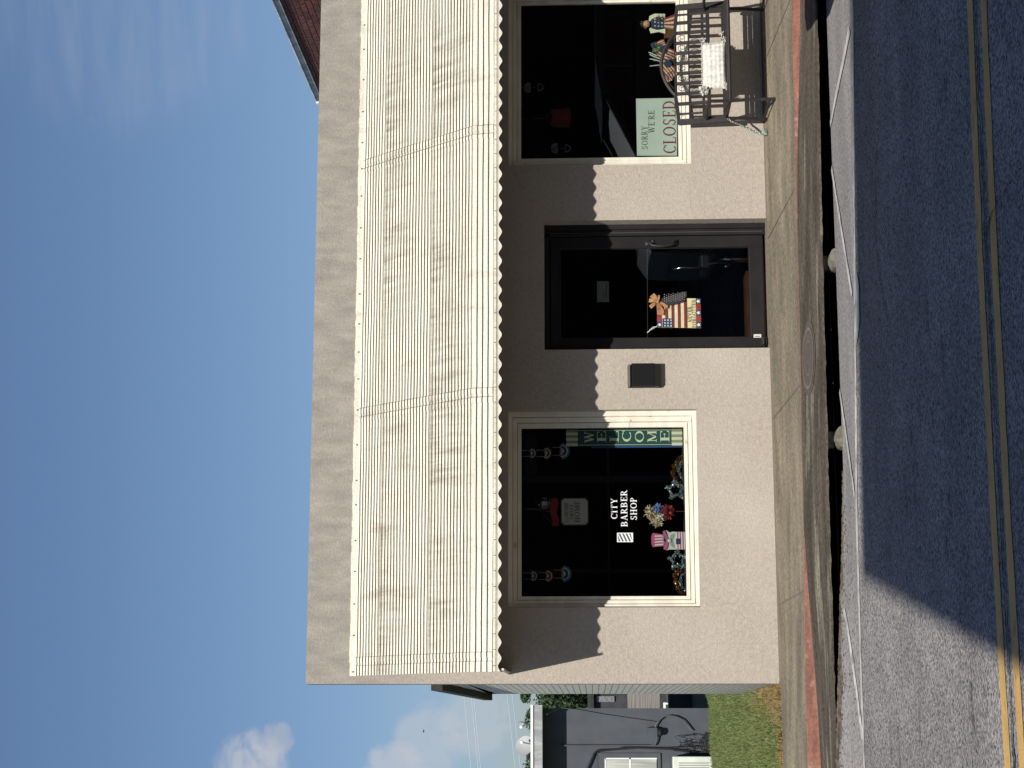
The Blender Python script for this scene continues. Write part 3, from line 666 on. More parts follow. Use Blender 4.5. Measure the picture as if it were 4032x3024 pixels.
# lettering on the left window
g = MB(); yG = .1485
text(g, 'CITY', 2.083, 1.507, .060, yG, W_=.205); text(g, 'BARBER', 2.010, 1.410, .062, yG, W_=.355); text(g, 'SHOP', 2.075, 1.318, .062, yG, W_=.222)
g.build('window_lettering', 'letter_white', w1)
g = MB(); g.prism(rect(1.862, 1.952, 1.358, 1.512), yG-.001, yG); g.m(1)
for k in range(6):
    z = 1.345+.034*k
    pl = [(1.868, z-.002), (1.945, z+.034), (1.945, z+.051), (1.868, z+.017)]
    pl = [(x, min(max(zz, 1.364), 1.506)) for x, zz in pl]
    g.prism(pl, yG-.0022, yG-.0012)
g.build('barber_pole_decal', ['letter_white', 'sign_ink'], w1)

# door
g = MB(); dx0, dx1, dz1 = DOOR[0], DOOR[1], DOOR[3]; Z0 = -.0
g.box(dx0, dx0+.045, .065, .17, Z0, dz1); g.box(dx1-.050, dx1, .05, .17, Z0, dz1)
g.box(dx1-.080, dx1-.050, .075, .17, Z0, dz1); g.box(dx1-.115, dx1-.086, .062, .17, Z0, dz1-.05)
g.box(dx0+.045, dx1-.115, .065, .17, dz1-.05, dz1)
door = g.build('door', 'door_metal', shop, bevel=.003)
g = MB(); g.box(dx1-.086, dx1-.080, .070, .075, .03, dz1-.06); g.box(dx0+.05, dx1-.12, .10, .104, .026, .034); g.build('edge_trim', 'door_edge', door)
g = MB(); lx0, lx1, lz0, lz1 = dx0+.05, dx1-.12, .035, dz1-.06
g.box(lx0, lx0+.105, .08, .12, lz0, lz1); g.box(lx1-.118, lx1, .08, .12, lz0, lz1); g.box(lx0+.105, lx1-.118, .08, .12, lz1-.10, lz1); g.box(lx0+.105, lx1-.118, .08, .12, lz0, lz0+.135)
g.build('leaf_frame', 'door_metal', door, bevel=.003)
g = MB(); g.face([(lx0+.10, .10, lz0+.13), (lx1-.115, .10, lz0+.13), (lx1-.115, .10, lz1-.095), (lx0+.10, .10, lz1-.095)]); g.build('door_glass', 'door_glass', door)
g = MB(); g.box(lx0+.108, lx1-.12, .104, .109, lz0+.137, lz0+.142); g.box(lx1-.124, lx1-.119, .104, .109, lz0+.14, lz1-.1); g.build('glazing_bead', 'door_edge', door)
g = MB(); g.box(lx0+.06, lx1-.07, .118, .128, .04, .052); g.build('door_sweep', 'door_metal', door); g = MB(); g.tube([(lx0+.1, .14, 1.185), (lx1-.11, .14, 1.175)], .0045, 6); g.build('push_bar', 'door_edge', door)
g = MB(); hx = 4.860
g.tube([(hx, .08, 1.175), (hx, .045, 1.165), (hx-.045, .02, 1.13), (hx-.055, .015, 1.03), (hx-.045, .02, .94), (hx, .045, .905), (hx, .08, .895)], .013, 8)
g.box(hx-.035, hx+.02, .068, .079, 1.14, 1.20); g.box(hx-.03, hx+.025, .068, .079, .87, .93)
g.build('handle', 'black_plastic', door, smooth=True)
g = MB(); g.disc((4.868, 1.128), .017, .066, .079, 14); g.build('lock', 'chrome', door)
g = MB(); g.box(3.80, 3.875, .055, .079, .02, .075); g.tube([(3.87, .05, .048), (3.80, .04, .052)], .012, 6); g.build('hinge', 'black_plastic', door)
g = MB(); g.box(3.877, 3.912, .0785, .0795, .070, .145); g.m(1); g.box(3.885, 3.892, .0782, .0785, .085, .13); g.build('sticker', ['paper', 'sign_ink'], door)
g = MB(); g.box(dx0-.0, dx1, -.12, .16, -.06, .004); g.build('threshold', 'conc_walk', door)
door.location.y += .10

# awning ------------------------------------------------------------------
def awning():
    AX0, AX1 = .585, 8.0
    # sloped barrel: list of groove-to-groove ribs
    prof = []; n = 37
    p, z = .0, 4.045
    pts = [(0.0, 4.045), (.012, 4.012)]
    base = []
    for k in range(n+1):
        t = k/n
        base.append(t)
    # curve: p(t) outwards, z(t) down; shallow at the top, steep at the eave
    def curve(t):
        z = 4.012-1.165*(t**1.02); p = .012+.985*t**.98
        return p, z
    C_ = [curve(t) for t in base]
    g = MB()
    def wob(x, z): return .0016*math.sin(x*3.1+z*9)+.0012*math.sin(x*7.7-z*23)+.0008*math.sin(x*19+z*51)
    xs_ = [AX0+(AX1-AX0)*i/110 for i in range(111)]
    def sheet(mb, prof, x_list, off=0.0):
        for j, (a, b) in enumerate(zip(prof, prof[1:])):
            mb.m(a[2])
            for xa, xb in zip(x_list, x_list[1:]):
                q = []
                for (pp, xx) in ((a, xa), (a, xb), (b, xb), (b, xa)):
                    q.append((xx, -(pp[0]+off+wob(xx, pp[1])), pp[1]+off*.6+wob(xx, pp[1])*.6))
                mb.face(q[::-1])
    P = [(0.0, 4.055, 0), (.012, 4.012, 0)]
    for j in range(n):
        (p0, z0), (p1, z1) = C_[j], C_[j+1]
        dx, dz = p1-p0, z1-z0; l = math.hypot(dx, dz); nx, nz = -dz/l, dx/l   # outward normal (p grows = out)
        nx, nz = abs(nx), abs(nz)
        def at(t, h, m=0): return (p0+dx*t+nx*h, z0+dz*t+nz*h, m)
        seam = j in (8, 24)
        if seam: P += [at(.02, .004), at(.25, .006), at(.30, -.006, 1), at(.38, -.006), at(.42, .006), at(.70, .006), at(.74, -.010, 1), at(.97, -.010)]
        else: P += [at(.02, .001), at(.20, .0045), at(.50, .006), at(.74, .0035, 1), at(.76, -.010, 1), at(.985, -.010)]
    pl, zl = C_[-1]
    # vertical front slats
    P += [(pl+.012, zl+.002, 0)]
    zc = zl
    for k in range(4):
        h = .052
        P += [(pl+.012+.014*k*.6, zc-.004, 0), (pl+.022+.014*k*.6, zc-h+.009, 1), (pl+.006+.014*k*.6, zc-h+.007, 1), (pl+.006+.014*k*.6, zc-h, 0)]
        zc -= h
    sheet(g, P, xs_)
    a = g.build('awning', ['awning_metal', 'awning_groove'], shop)
    po = pl+.045
    # drip channel + scalloped valance
    g = MB(); g.box(AX0, AX1, -(po+.012), -(po-.03), zc-.020, zc+.004); g.m(1)
    x = AX0+.05
    while x < AX1: g.box(x, x+.006, -(po+.014), -(po+.011), zc-.018, zc+.0); x += .14
    x = AX0+.06
    g.build('gutter_channel', ['awning_metal', 'awning_groove'], a)
    g = MB(); zt = zc-.018; nn = 760; per = .1405
    for k in range(nn):
        xa, xb = AX0+(AX1-AX0)*k/nn, AX0+(AX1-AX0)*(k+1)/nn
        def low(x): return zt-.038-.0155*math.cos(2*math.pi*x/per)
        g.hexa([(xa, -po-.004, low(xa)), (xb, -po-.004, low(xb)), (xb, -po, low(xb)), (xa, -po, low(xa)), (xa, -po-.004, zt), (xb, -po-.004, zt), (xb, -po, zt), (xa, -po, zt)])
    g.box(AX0, AX1, -po-.008, -po-.0045, zt-.014, zt-.009)
    g.build('scalloped_valance', 'awning_metal', a)
    # seam strips
    for (x0, x1) in ((3.02, 3.065), (3.10, 3.155), (5.56, 5.60), (5.63, 5.685), (.585, .675), (.71, .755)):
        g = MB(); sheet(g, P[1:], [x0, (x0+x1)/2, x1], .0035)
        g.m(0)
        g.build('seam_strip', ['awning_metal', 'awning_groove'], a)
    for (x0, x1) in ((3.07, 3.078), (3.155, 3.163), (5.602, 5.61), (5.685, 5.693), (.675, .681), (.755, .761)):
        g = MB(); sheet(g, P[1:], [x0, x1], .0036); g.build('caulk_line', ['awning_stain', 'awning_groove'], a)
    g = MB()
    for x in [AX0+.04+.31*i+random.uniform(-.05, .05) for i in range(24)]: g.box(x, x+.013, -.019, -.0135, 4.022, 4.036)
    for j in range(1, n, 2):
        p0, z0 = C_[j]; g.box(AX0+.010, AX0+.020, -(p0+.012), -(p0+.006), z0-.012, z0-.002)
    g.build('screw_row', 'awning_groove', a)
    # wall flashing, ragged caulk edge
    g = MB()
    for k in range(120):
        xa, xb = AX0+(AX1-AX0)*k/120, AX0+(AX1-AX0)*(k+1)/120; u = random.uniform(-.003, .006)
        g.box(xa, xb, -.0135, -.001, 3.995, 4.062+u)
    g.build('wall_flashing', 'awning_metal', a)
    g = MB(); U_ = [(max(.003, pp-.016), zz-.012, 0) for pp, zz in C_]+[(pl-.012, zl-.2, 0)]; sheet(g, U_, [AX0+.02+(AX1-AX0-.03)*i/20 for i in range(21)]); g.build('underside', 'awning_shade_sheet', a)  # dark sheet added to keep bounced light off the shaded wall
    g = MB(); ex = AX0+.036; poly = [(-.004, 2.53)]+[(-max(.004, pp-.02), zz-.014) for pp, zz in C_]+[(-(pl-.01), 2.60), (-(pl-.01), 2.53)]; g.face([(ex, y, z) for y, z in poly]); g.build('shadow_end_panel', 'awning_shade_sheet', a)  # unseen panel added to slant the end of the awning's shadow
    # end bracket and underside stretcher
    g = MB(); g.box(AX0+.01, AX0+.03, -po, -.002, 2.545, 2.565); 
    g.build('end_bracket', 'awning_metal', a)
awning()

# wall light ------------------------------------------------------------------
wl = thing('wall_light', 'square black up-and-down wall light between the left window and the door', 'wall light', (3.45, 0, 1.23))
def frust(mb, a, b):  # a: rect at y=-.005 ; b: rect at y=-.15 ; (x0,x1,z0,z1)
    mb.hexa([(a[0], -.004, a[2]), (a[1], -.004, a[2]), (b[1], -.13, b[2]), (b[0], -.13, b[2]), (a[0], -.004, a[3]), (a[1], -.004, a[3]), (b[1], -.13, b[3]), (b[0], -.13, b[3])])
g = MB(); frust(g, (3.345, 3.565, 1.145, 1.375), (3.345, 3.565, 1.135, 1.355)); g.build('housing', 'lamp_black', wl, bevel=.003)
g = MB(); g.box(3.345, 3.565, -.03, -.003, 1.07, 1.144); g.hexa([(3.345, -.03, 1.07), (3.565, -.03, 1.07), (3.565, -.004, 1.07), (3.345, -.004, 1.07), (3.345, -.115, 1.134), (3.565, -.115, 1.134), (3.565, -.004, 1.134), (3.345, -.004, 1.134)])
g.build('lower_shade', 'door_metal', wl)
g = MB(); g.hexa([(3.345, -.12, 1.372), (3.565, -.12, 1.372), (3.565, -.004, 1.376), (3.345, -.004, 1.376), (3.345, -.03, 1.395), (3.565, -.03, 1.395), (3.565, -.004, 1.395), (3.345, -.004, 1.395)]); g.build('cap', 'door_edge', wl)

# ================================================================ WINDOW DISPLAY, LEFT WINDOW
yI = .16
b = thing('welcome_banner', 'tall narrow teal banner reading WELCOME at the right edge of the left window', 'banner', (2.91, yI, .86))
g = MB(); g.prism(rect(2.812, 2.978, .86, 2.0), yI, yI+.012); g.build('cloth', 'banner_teal', b)
g = MB()
for zc in (.862, 1.885):
    g = MB()
    for k in range(6):
        g.m(k % 2); g.prism(rect(2.814+.0272*k, 2.814+.0272*(k+1), zc, zc+(.105 if zc < 1 else .113)), yI-.003, yI-.0005)
    g.build('striped_end', ['banner_cream', 'banner_tan'], b)

g = MB()
for c, z in zip('WELCOME', (1.772, 1.650, 1.527, 1.405, 1.280, 1.157, 1.032)): text(g, c, 2.845, z-.043, .088, yI-.001, W_=.118)
g.build('lettering', 'banner_cream', b)
g = MB(); g.box(2.822, 2.826, yI-.003, yI-.0005, .97, 1.88); g.box(2.966, 2.970, yI-.003, yI-.0005, .97, 1.88); g.build('border', 'banner_cream', b)
g = MB(); g.box(2.795, 2.811, yI, yI+.012, .86, 1.75); g.build('blue_hem', 'blue_edge', b)

def fan(x, z, r, word, cols, lab):
    t = thing('bunting_fan', lab, 'bunting', (x, .5, z), 'pleated patriotic fan pendants')
    g = MB(); n = 14
    def arc(r, k0=0): return [(x+r*(1+.05*(k % 2))*math.cos(math.pi+math.pi*k/n), z+r*(1+.05*(k % 2))*math.sin(math.pi+math.pi*k/n)) for k in range(n+1)]
    g.prism(arc(r), .5, .506)
    g.m(1); g.prism(arc(r*.78), .4965, .4995); g.m(2); g.prism(arc(r*.60), .493, .496); g.m(1); g.prism(arc(r*.34), .4895, .4925)
    g.build('fan', cols, t)
    g = MB(); text(g, word, x-r*.8, z-.01, r*.34, .4885, W_=r*1.6); g.build('lettering', 'letter_white', t)
    g = MB(); g.tube([(x-r*.5, .503, z+.0), (x-r*.5, .503, z+.09)], .002, 4); g.tube([(x+r*.5, .503, z), (x+r*.5, .503, z+.09)], .002, 4); g.build('cord', 'fabric_white', t)
kx = 1.024
for X, side, s in ((1.575, 'left', 0), (2.80, 'right', .01)):
    fan(X, 2.345+s, .058, 'GOD', ['navy', 'fabric_white', 'navy'], 'blue pleated fan reading GOD, topmost on the %s string in the left window' % side)
    fan(X, 2.20+s, .065, 'BLESS', ['flag_maroon', 'fabric_white', 'flag_maroon'], 'red pleated fan reading BLESS, on the %s string in the left window' % side)
    fan(X+.02, 2.04+s, .080, 'AMERICA', ['sky_cloth_blue', 'fabric_white', 'navy'], 'large blue pleated fan reading AMERICA, lowest on the %s string in the left window' % side)
# hanging home sign
t = thing('hanging_home_sign', 'pale plaque reading HOME SWEET HOME hanging under a red ribbon', 'sign', (2.18, .42, 1.79))
g = MB(); c = .025; x0, x1, z0, z1 = 2.075, 2.33, 1.795, 2.05
g.prism([(x0+c, z0), (x1-c, z0), (x1, z0+c), (x1, z1-c), (x1-c, z1), (x0+c, z1), (x0, z1-c), (x0, z0+c)], .42, .432); g.m(1)
g.prism([(x0+c-.01, z0-.01), (x1-c+.01, z0-.01), (x1+.01, z0+c-.01), (x1+.01, z1-c+.01), (x1-c+.01, z1+.01), (x0+c-.01, z1+.01), (x0-.01, z1-c+.01), (x0-.01, z0+c-.01)], .4325, .44)
g.build('plaque', ['paper', 'sign_ink'], t)
g = MB(); text(g, 'HOME', x0+.08, 1.985, .04, .419, W_=.14); text(g, 'OUR', x0+.02, 1.985, .025, .419, W_=.05); text(g, 'SWEET', x0+.05, 1.935, .032, .419, W_=.15); text(g, 'HOME', x0+.02, 1.872, .05, .419, W_=.21)
g.build('lettering', 'sign_ink', t)
g = MB(); g.prism([(2.06, 2.08), (2.12, 2.075), (2.20, 2.10), (2.29, 2.08), (2.34, 2.095), (2.33, 2.15), (2.20, 2.17), (2.10, 2.14), (2.06, 2.15)], .415, .425); g.build('ribbon', 'flag_red', t)
g = MB(); g.tube([(2.20, .42, 2.16), (2.23, .42, 2.30), (2.23, .42, 2.42)], .0025, 5); g.tube([(2.09, .42, 2.15), (2.23, .42, 2.28), (2.33, .42, 2.15)], .0025, 5); g.build('cord', 'metal_grey', t)
t = thing('glass_jar', 'clear glass jar with a chrome ball for its glint above the hanging plaque', 'jar', (2.30, .46, 2.16))
g = MB()
pr = [(.0, 2.16), (.085, 2.16), (.09, 2.20), (.09, 2.25), (.06, 2.285), (.05, 2.31)]
for (ra, za), (rb, zb) in zip(pr, pr[1:]):
    for k in range(16):
        a, b_ = 2*math.pi*k/16, 2*math.pi*(k+1)/16
        g.face([(2.30+ra*math.cos(a), .52+ra*math.sin(a), za), (2.30+ra*math.cos(b_), .52+ra*math.sin(b_), za), (2.30+rb*math.cos(b_), .52+rb*math.sin(b_), zb), (2.30+rb*math.cos(a), .52+rb*math.sin(a), zb)])
g.build('bowl', 'glass', t, smooth=True)
g = MB(); g.ball((2.275, .44, 2.275), .010, 8, 6); g.build('glint', 'chrome', t, smooth=True)  # chrome ball modelled as the highlight on the jar

# gnome figure
t = thing('garden_gnome', 'flat wooden gnome with pink striped hat, pale beard and flag, standing in the left window', 'gnome', (1.885, yI+.05, .85))
yg = yI+.04; S_ = .04
g = MB(); g.prism([(1.835, 1.055), (1.825, 1.165), (1.86, 1.178), (1.93, 1.178), (1.962, 1.163), (1.945, 1.055)], yg, yg+.02); g.build('hat', 'pink', t)
g = MB()
for k in range(4): g.prism([(1.845+.027*k, 1.06), (1.838+.0285*k, 1.145), (1.850+.0285*k, 1.145), (1.857+.027*k, 1.06)], yg-.002, yg-.0002)
g.build('hat_stripes', 'paper', t)
g = MB()
g.prism([(1.795, 1.035), (1.80, 1.06), (1.84, 1.06), (1.885, 1.035), (1.93, 1.06), (1.975, 1.068), (1.985, 1.045), (1.95, 1.03), (1.885, 1.015), (1.83, 1.02)], yg-.012, yg-.003); g.build('hat_brim', 'pink', t)
g = MB(); 
for k in range(7): g.prism(star(1.845+.015*k, 1.058+random.uniform(-.01, .012), .011), yg-.016, yg-.0125)
g.build('hat_stars', 'tinsel_silver', t)
g = MB(); g.prism([(1.79, 1.03), (1.83, 1.018), (1.885, 1.03), (1.95, 1.02), (1.99, 1.035), (1.965, 1.0), (1.975, .965), (1.965, .92), (1.97, .85), (1.80, .85), (1.80, .93), (1.80, .98), (1.80, 1.01)], yg+.001, yg+.018); g.build('beard', 'pale_mint', t)
g = MB(); g.prism([(1.885, .985), (1.86, 1.0), (1.83, .985), (1.815, .955), (1.845, .96), (1.885, .975), (1.92, .96), (1.955, .955), (1.94, .99), (1.91, 1.0)], yg-.004, yg+.0005); g.build('moustache', 'moustache_grey', t)
g = MB(); g.ball((1.885, yg-.008, 1.003), .021, 12, 8, (1, .6, 1)); g.build('nose', 'pale_mint', t, smooth=True)
g = MB()
for k in range(7): g.m(k % 2); g.prism(rect(1.80, 1.97, .853+.0125*k, .853+.0125*(k+1)), yg-.0045, yg-.0003)
g.m(2); g.prism(rect(1.85, 1.905, .895, .94), yg-.008, yg-.005)
g.build('flag_sweater', ['paper', 'pink', 'navy'], t)

def tuft(mb, c, r, n, L_, w, sq=(1, 1, 1)):
    for k in range(n):
        a, t_ = random.uniform(0, 6.28), math.acos(random.uniform(-1, 1)); d = Vector((math.sin(t_)*math.cos(a)*sq[0], math.sin(t_)*math.sin(a)*sq[1], math.cos(t_)*sq[2]))
        p = Vector(c)+d*r*random.random()**.4; q = Vector((random.uniform(-1, 1), random.uniform(-1, 1), random.uniform(-1, 1))).normalized()
        e = p+(d*.6+q*.7)*L_; s = q.cross(d)
        if s.length < .1: continue
        s = s.normalized()*w
        mb.face([p-s, p+s, e+s*.6, e-s*.6])
random.seed(5)
t = thing('ribbon_wreath', 'wreath of curled tan, blue and dark red ribbon on a stick in the window', 'wreath', (2.15, .2, .86))
g = MB(); tuft(g, (2.17, .24, 1.19), .055, 230, .028, .005, (1, .6, .8)); tuft(g, (2.09, .24, 1.12), .06, 230, .028, .005, (.9, .6, 1)); g.build('tan_bow', 'flag_cream', t)
g = MB(); tuft(g, (2.20, .215, 1.11), .03, 60, .025, .009, (1, .5, 1.2)); g.build('blue_bow', 'sky_cloth_blue', t)
g = MB(); tuft(g, (2.125, .21, 1.09), .02, 26, .03, .009, (1, .4, 1)); g.build('white_bow', 'fabric_white', t)
g = MB(); tuft(g, (2.17, .225, 1.015), .055, 240, .03, .011, (1.1, .5, .8)); g.build('red_bow', 'flag_red', t)
g = MB(); g.tube([(2.175, .23, .845), (2.175, .23, 1.12)], .003, 5); g.build('stick', 'brown_wood', t)
for (cx, cz, tx0, tx1, lab) in ((2.385, .935, 2.44, 2.715, 'silver tinsel star with a gold tinsel garland at the right of the left window sill'), (1.70, .925, 1.36, 1.62, 'silver tinsel star with a gold tinsel garland at the left of the left window sill')):
    t = thing('tinsel_star', lab, 'star decoration', (cx, .2, .85), 'tinsel stars on the window sill')
    g = MB(); pts = star(cx, cz, .095, .045, rot=.2)
    for k in range(10):
        a, b_ = pts[k], pts[(k+1) % 10]
        for s in range(7):
            f = s/7; tuft(g, (a[0]+(b_[0]-a[0])*f, .215, a[1]+(b_[1]-a[1])*f), .010, 10, .014, .004)
    g.build('star', 'tinsel_silver', t)
    g = MB()
    for s in range(26):
        f = s/25; xx = tx0+(tx1-tx0)*f; zz = .868+.085*math.sin(math.pi*(.12+.88*f if cx > 2 else f*.9))
        tuft(g, (xx, .24, zz), .022, 22, .014, .004)
    g.build('garland', 'tinsel_gold', t)
    g = MB()
    for s in range(16):
        f = s/15; xx = tx0+.05+(tx1-tx0-.1)*f; tuft(g, (xx, .215, .865+.04*math.sin(math.pi*f)), .012, 14, .012, .003)
    g.build('inner_garland', 'tinsel_silver', t)

# ================================================================ RIGHT WINDOW
t = thing('closed_sign', 'pale green card reading SORRY WERE CLOSED leaning in the right window', 'sign', (6.07, .15, .85))
g = MB(); g.prism([(5.772, .862), (6.385, .852), (6.385, 1.268), (5.778, 1.266)], .14, .148); g.build('card', 'sign_mint', t)
g = MB(); text(g, 'SORRY', 5.842, 1.158, .060, .1395, W_=.25); text(g, "WE'RE", 6.015, 1.085, .062, .1395, W_=.24); g.build('small_lettering', 'sign_ink', t)
g = MB(); text(g, 'CLOSED', 5.79, .872, .128, .1395, W_=.57); g.build('large_lettering', 'sign_red', t)
# angel doll
t = thing('angel_doll', 'painted angel doll with cream wings and starry navy top, in the right window', 'doll', (7.22, .2, .85))
yA = .2
g = MB(); g.prism([(7.12, 1.105), (7.17, 1.12), (7.20, 1.08), (7.19, 1.0), (7.17, .955), (7.115, .955), (7.135, 1.02)], yA+.02, yA+.03); g.prism([(7.23, 1.08), (7.26, 1.125), (7.31, 1.115), (7.335, 1.06), (7.33, .955), (7.25, .955), (7.24, 1.0)], yA+.02, yA+.03); g.build('wings', 'banner_cream', t)
g = MB(); g.ball((7.215, yA, 1.145), .038, 12, 9); g.build('head', 'skin_paint', t, smooth=True)
g = MB(); tuft(g, (7.215, yA+.01, 1.165), .036, 110, .018, .003); g.build('hair', 'straw', t)
g = MB(); g.prism([(7.175, 1.10), (7.255, 1.10), (7.285, 1.04), (7.27, .97), (7.165, .97), (7.155, 1.04)], yA-.02, yA+.02); g.m(1)
for k in range(9): g.prism(star(7.18+.04*(k % 3)+random.uniform(-.006, .006), .99+.036*(k//3), .011), yA-.0225, yA-.0205)
g.build('bodice', ['navy', 'fabric_white'], t)
g = MB()
for k in range(6): g.m(k % 2); g.prism([(7.175+.014*k, .97), (7.189+.014*k, .97), (7.18+.026*(k+1)-.026, .86), (7.18+.026*k-.026, .86)][::-1], yA-.018, yA+.02)
g.build('skirt', ['flag_cream', 'flag_red'], t)
g = MB(); tuft(g, (7.26, yA-.03, 1.02), .03, 60, .03, .003); g.build('straw_bow', 'straw', t)
t = thing('wooden_block', 'dark red-brown wooden block under the angel figure in the right window', 'block', (7.16, .3, .85))
g = MB(); g.box(7.075, 7.175, .235, .33, .845, .955); g.box(7.07, 7.18, .23, .335, .955, .965); g.build('block', 'brown_wood', t, bevel=.004)
# bunch of flags
t = thing('flag_bunch', 'bunch of small striped flags with fern leaves in a dark pot in the right window', 'flags', (6.80, .25, .85))
random.seed(9)
def sflag(x, z, ang, w, h, y, lab):
    ca, sa = math.cos(ang), math.sin(ang)
    def tr(px, pz): return (x+px*ca-pz*sa, z+px*sa+pz*ca)
    g = MB()
    for k in range(9):
        g.m(k % 2); z0, z1 = h*k/9, h*(k+1)/9; n = 6
        for j in range(n):
            xa, xb = w*j/n, w*(j+1)/n
            q = [tr(xa, z0), tr(xb, z0), tr(xb, z1), tr(xa, z1)]
            ya, yb = y+.012*math.sin(xa*40), y+.012*math.sin(xb*40)
            g.face([(q[0][0], ya, q[0][1]), (q[1][0], yb, q[1][1]), (q[2][0], yb, q[2][1]), (q[3][0], ya, q[3][1])])
    g.m(2); q = [tr(0, h*.45), tr(w*.38, h*.45), tr(w*.38, h), tr(0, h)]; g.face([(a, y-.016, c) for a, c in q])
    f = g.build('flag', ['flag_red', 'flag_cream', 'navy'], t)
for a in ((6.86, 1.05, -2.0, .19, .13, .20), (6.80, 1.03, -2.25, .17, .12, .23), (6.75, 1.03, -2.55, .18, .12, .19), (6.93, 1.07, -1.2, .14, .10, .27), (6.70, 1.00, -2.7, .12, .09, .26)): sflag(*a, '')
g = MB()
for xa, za, xb, zb in ((6.83, .93, 6.91, 1.13), (6.80, .93, 6.84, 1.12), (6.79, .93, 6.76, 1.12), (6.81, .93, 6.885, 1.12)): g.tube([(xa, .24, za), (xb, .21, zb)], .005, 6)
g.build('sticks', 'fabric_white', t)
g = MB()
for k in range(140):
    a = random.uniform(-.6, 1.0); r = random.uniform(.02, .15); x = 6.85+r*math.sin(a)*1.0+.03; z = .97+r*math.cos(a)*.8
    q = random.uniform(0, 6.28); g.face([(x, .23, z), (x+.02*math.cos(q), .22, z+.02*math.sin(q)), (x+.026*math.cos(q+.5), .235, z+.026*math.sin(q+.5))])
g.build('fern', 'fern_green', t)
g = MB()
pr = [(.035, .845), (.05, .86), (.06, .92), (.052, .94)]
for (ra, za), (rb, zb) in zip(pr, pr[1:]):
    for k in range(14):
        a, b_ = 2*math.pi*k/14, 2*math.pi*(k+1)/14
        g.face([(6.81+ra*math.cos(a), .25+ra*math.sin(a), za), (6.81+ra*math.cos(b_), .25+ra*math.sin(b_), za), (6.81+rb*math.cos(b_), .25+rb*math.sin(b_), zb), (6.81+rb*math.cos(a), .25+rb*math.sin(a), zb)])
g.build('pot', 'black_plastic', t, smooth=True)
# hanging ornaments
def heart(cx, cz, s): return [(cx+s*.062*16*math.sin(2*math.pi*k/24)**3, cz+s*.062*(13*math.cos(2*math.pi*k/24)-5*math.cos(4*math.pi*k/24)-2*math.cos(6*math.pi*k/24)-math.cos(8*math.pi*k/24))) for k in range(24)]
for X, Zt, lab in ((6.66, 2.42, 'small pale heart ornament hanging high in the middle of the right window'), (5.99, 2.14, 'small pale heart ornament hanging near the left edge of the right window')):
    t = thing('heart_ornament', lab, 'ornament', (X, .5, Zt-.2), 'hanging heart ornaments')
    g = MB(); g.prism([(X-.05, Zt-.07), (X+.05, Zt-.07), (X+.06, Zt-.04), (X+.03, Zt), (X-.03, Zt), (X-.06, Zt-.04)], .5, .508); g.build('bird_top', 'metal_grey', t)
    g = MB(); h1 = heart(X, Zt-.17, .045); h2 = heart(X, Zt-.17, .030)
    for k in range(24): g.hexa([(h1[k][0], .5, h1[k][1]), (h1[(k+1) % 24][0], .5, h1[(k+1) % 24][1]), (h2[(k+1) % 24][0], .5, h2[(k+1) % 24][1]), (h2[k][0], .5, h2[k][1]), (h1[k][0], .508, h1[k][1]), (h1[(k+1) % 24][0], .508, h1[(k+1) % 24][1]), (h2[(k+1) % 24][0], .508, h2[(k+1) % 24][1]), (h2[k][0], .508, h2[k][1])])
    g.build('heart', 'metal_grey', t)
    g = MB(); g.tube([(X, .504, Zt-.13), (X, .504, 2.6)], .002, 4); g.build('cord', 'metal_grey', t)
t = thing('hanging_plaque', 'dark red square plaque with pale markings hanging in the right window', 'sign', (6.31, .5, 1.93))
g = MB(); g.prism([(6.22, 1.95), (6.36, 1.93), (6.43, 1.945), (6.41, 2.14), (6.33, 2.13), (6.24, 2.15), (6.215, 2.06)], .5, .51); g.m(1)
for k in range(5): g.prism(rect(6.25+.005*k, 6.39, 1.965+.034*k, 1.972+.034*k), .497, .4995)
g.prism(rect(6.30, 6.345, 1.95, 2.12), .494, .4965); g.build('plaque', ['flag_maroon', 'flag_red'], t)
g = MB(); g.tube([(6.26, .505, 2.14), (6.32, .505, 2.2), (6.39, .505, 2.14)], .002, 4); g.tube([(6.32, .505, 2.2), (6.32, .505, 2.6)], .002, 4); g.build('cord', 'metal_grey', t)

# ================================================================ DOOR DECORATIONS
t = thing('door_card', 'small white notice card taped inside the door glass', 'notice', (4.36, .1, 1.56))
g = MB(); g.prism(rect(4.26, 4.475, 1.563, 1.682), .102, .1035); g.build('card', 'paper', t)
g = MB(); g.box(4.30, 4.44, .1005, .1015, 1.585, 1.595); g.box(4.30, 4.37, .1005, .1015, 1.61, 1.618); g.build('writing', 'moustache_grey', t)
t = thing('garden_flag', 'small fabric flag reading NEVER FORGOTTEN with stars and stripes, hung on the door glass', 'flag', (4.11, .06, .66))
yF = .055
def fy(x, z): return yF+.006*math.sin(x*24)
def patch(mb, x0, x1, z0, z1, off, n=6):
    n = max(1, round((x1-x0)/.015))
    for k in range(n):
        a, b_ = x0+(x1-x0)*k/n, x0+(x1-x0)*(k+1)/n
        def sk(x, z): return x+.03*(1.1-z)*-.9+.012     # cloth sways a little to the left at the bottom
        mb.face([(sk(a, z0), fy(a, z0)-off, z0), (sk(b_, z0), fy(b_, z0)-off, z0), (sk(b_, z1), fy(b_, z1)-off, z1), (sk(a, z1), fy(a, z1)-off, z1)])
g = MB(); patch(g, 3.975, 4.275, .66, 1.09, 0, 12); g.build('cloth', 'flag_yellow', t)
g = MB()
for zc in (.66, 1.045):
    for k in range(5):
        g.m(k % 2); w_ = .06; patch(g, 3.975+w_*k, 3.975+w_*(k+1), zc, zc+.048, .004, 2)
g.build('border_blocks', ['navy', 'flag_red'], t)
g = MB()
for k in range(8):
    g.m(k % 2); patch(g, 3.975, 4.275, .795+.031*k, .795+.031*(k+1), .004, 8)
g.build('stripes', ['flag_maroon', 'flag_cream'], t)
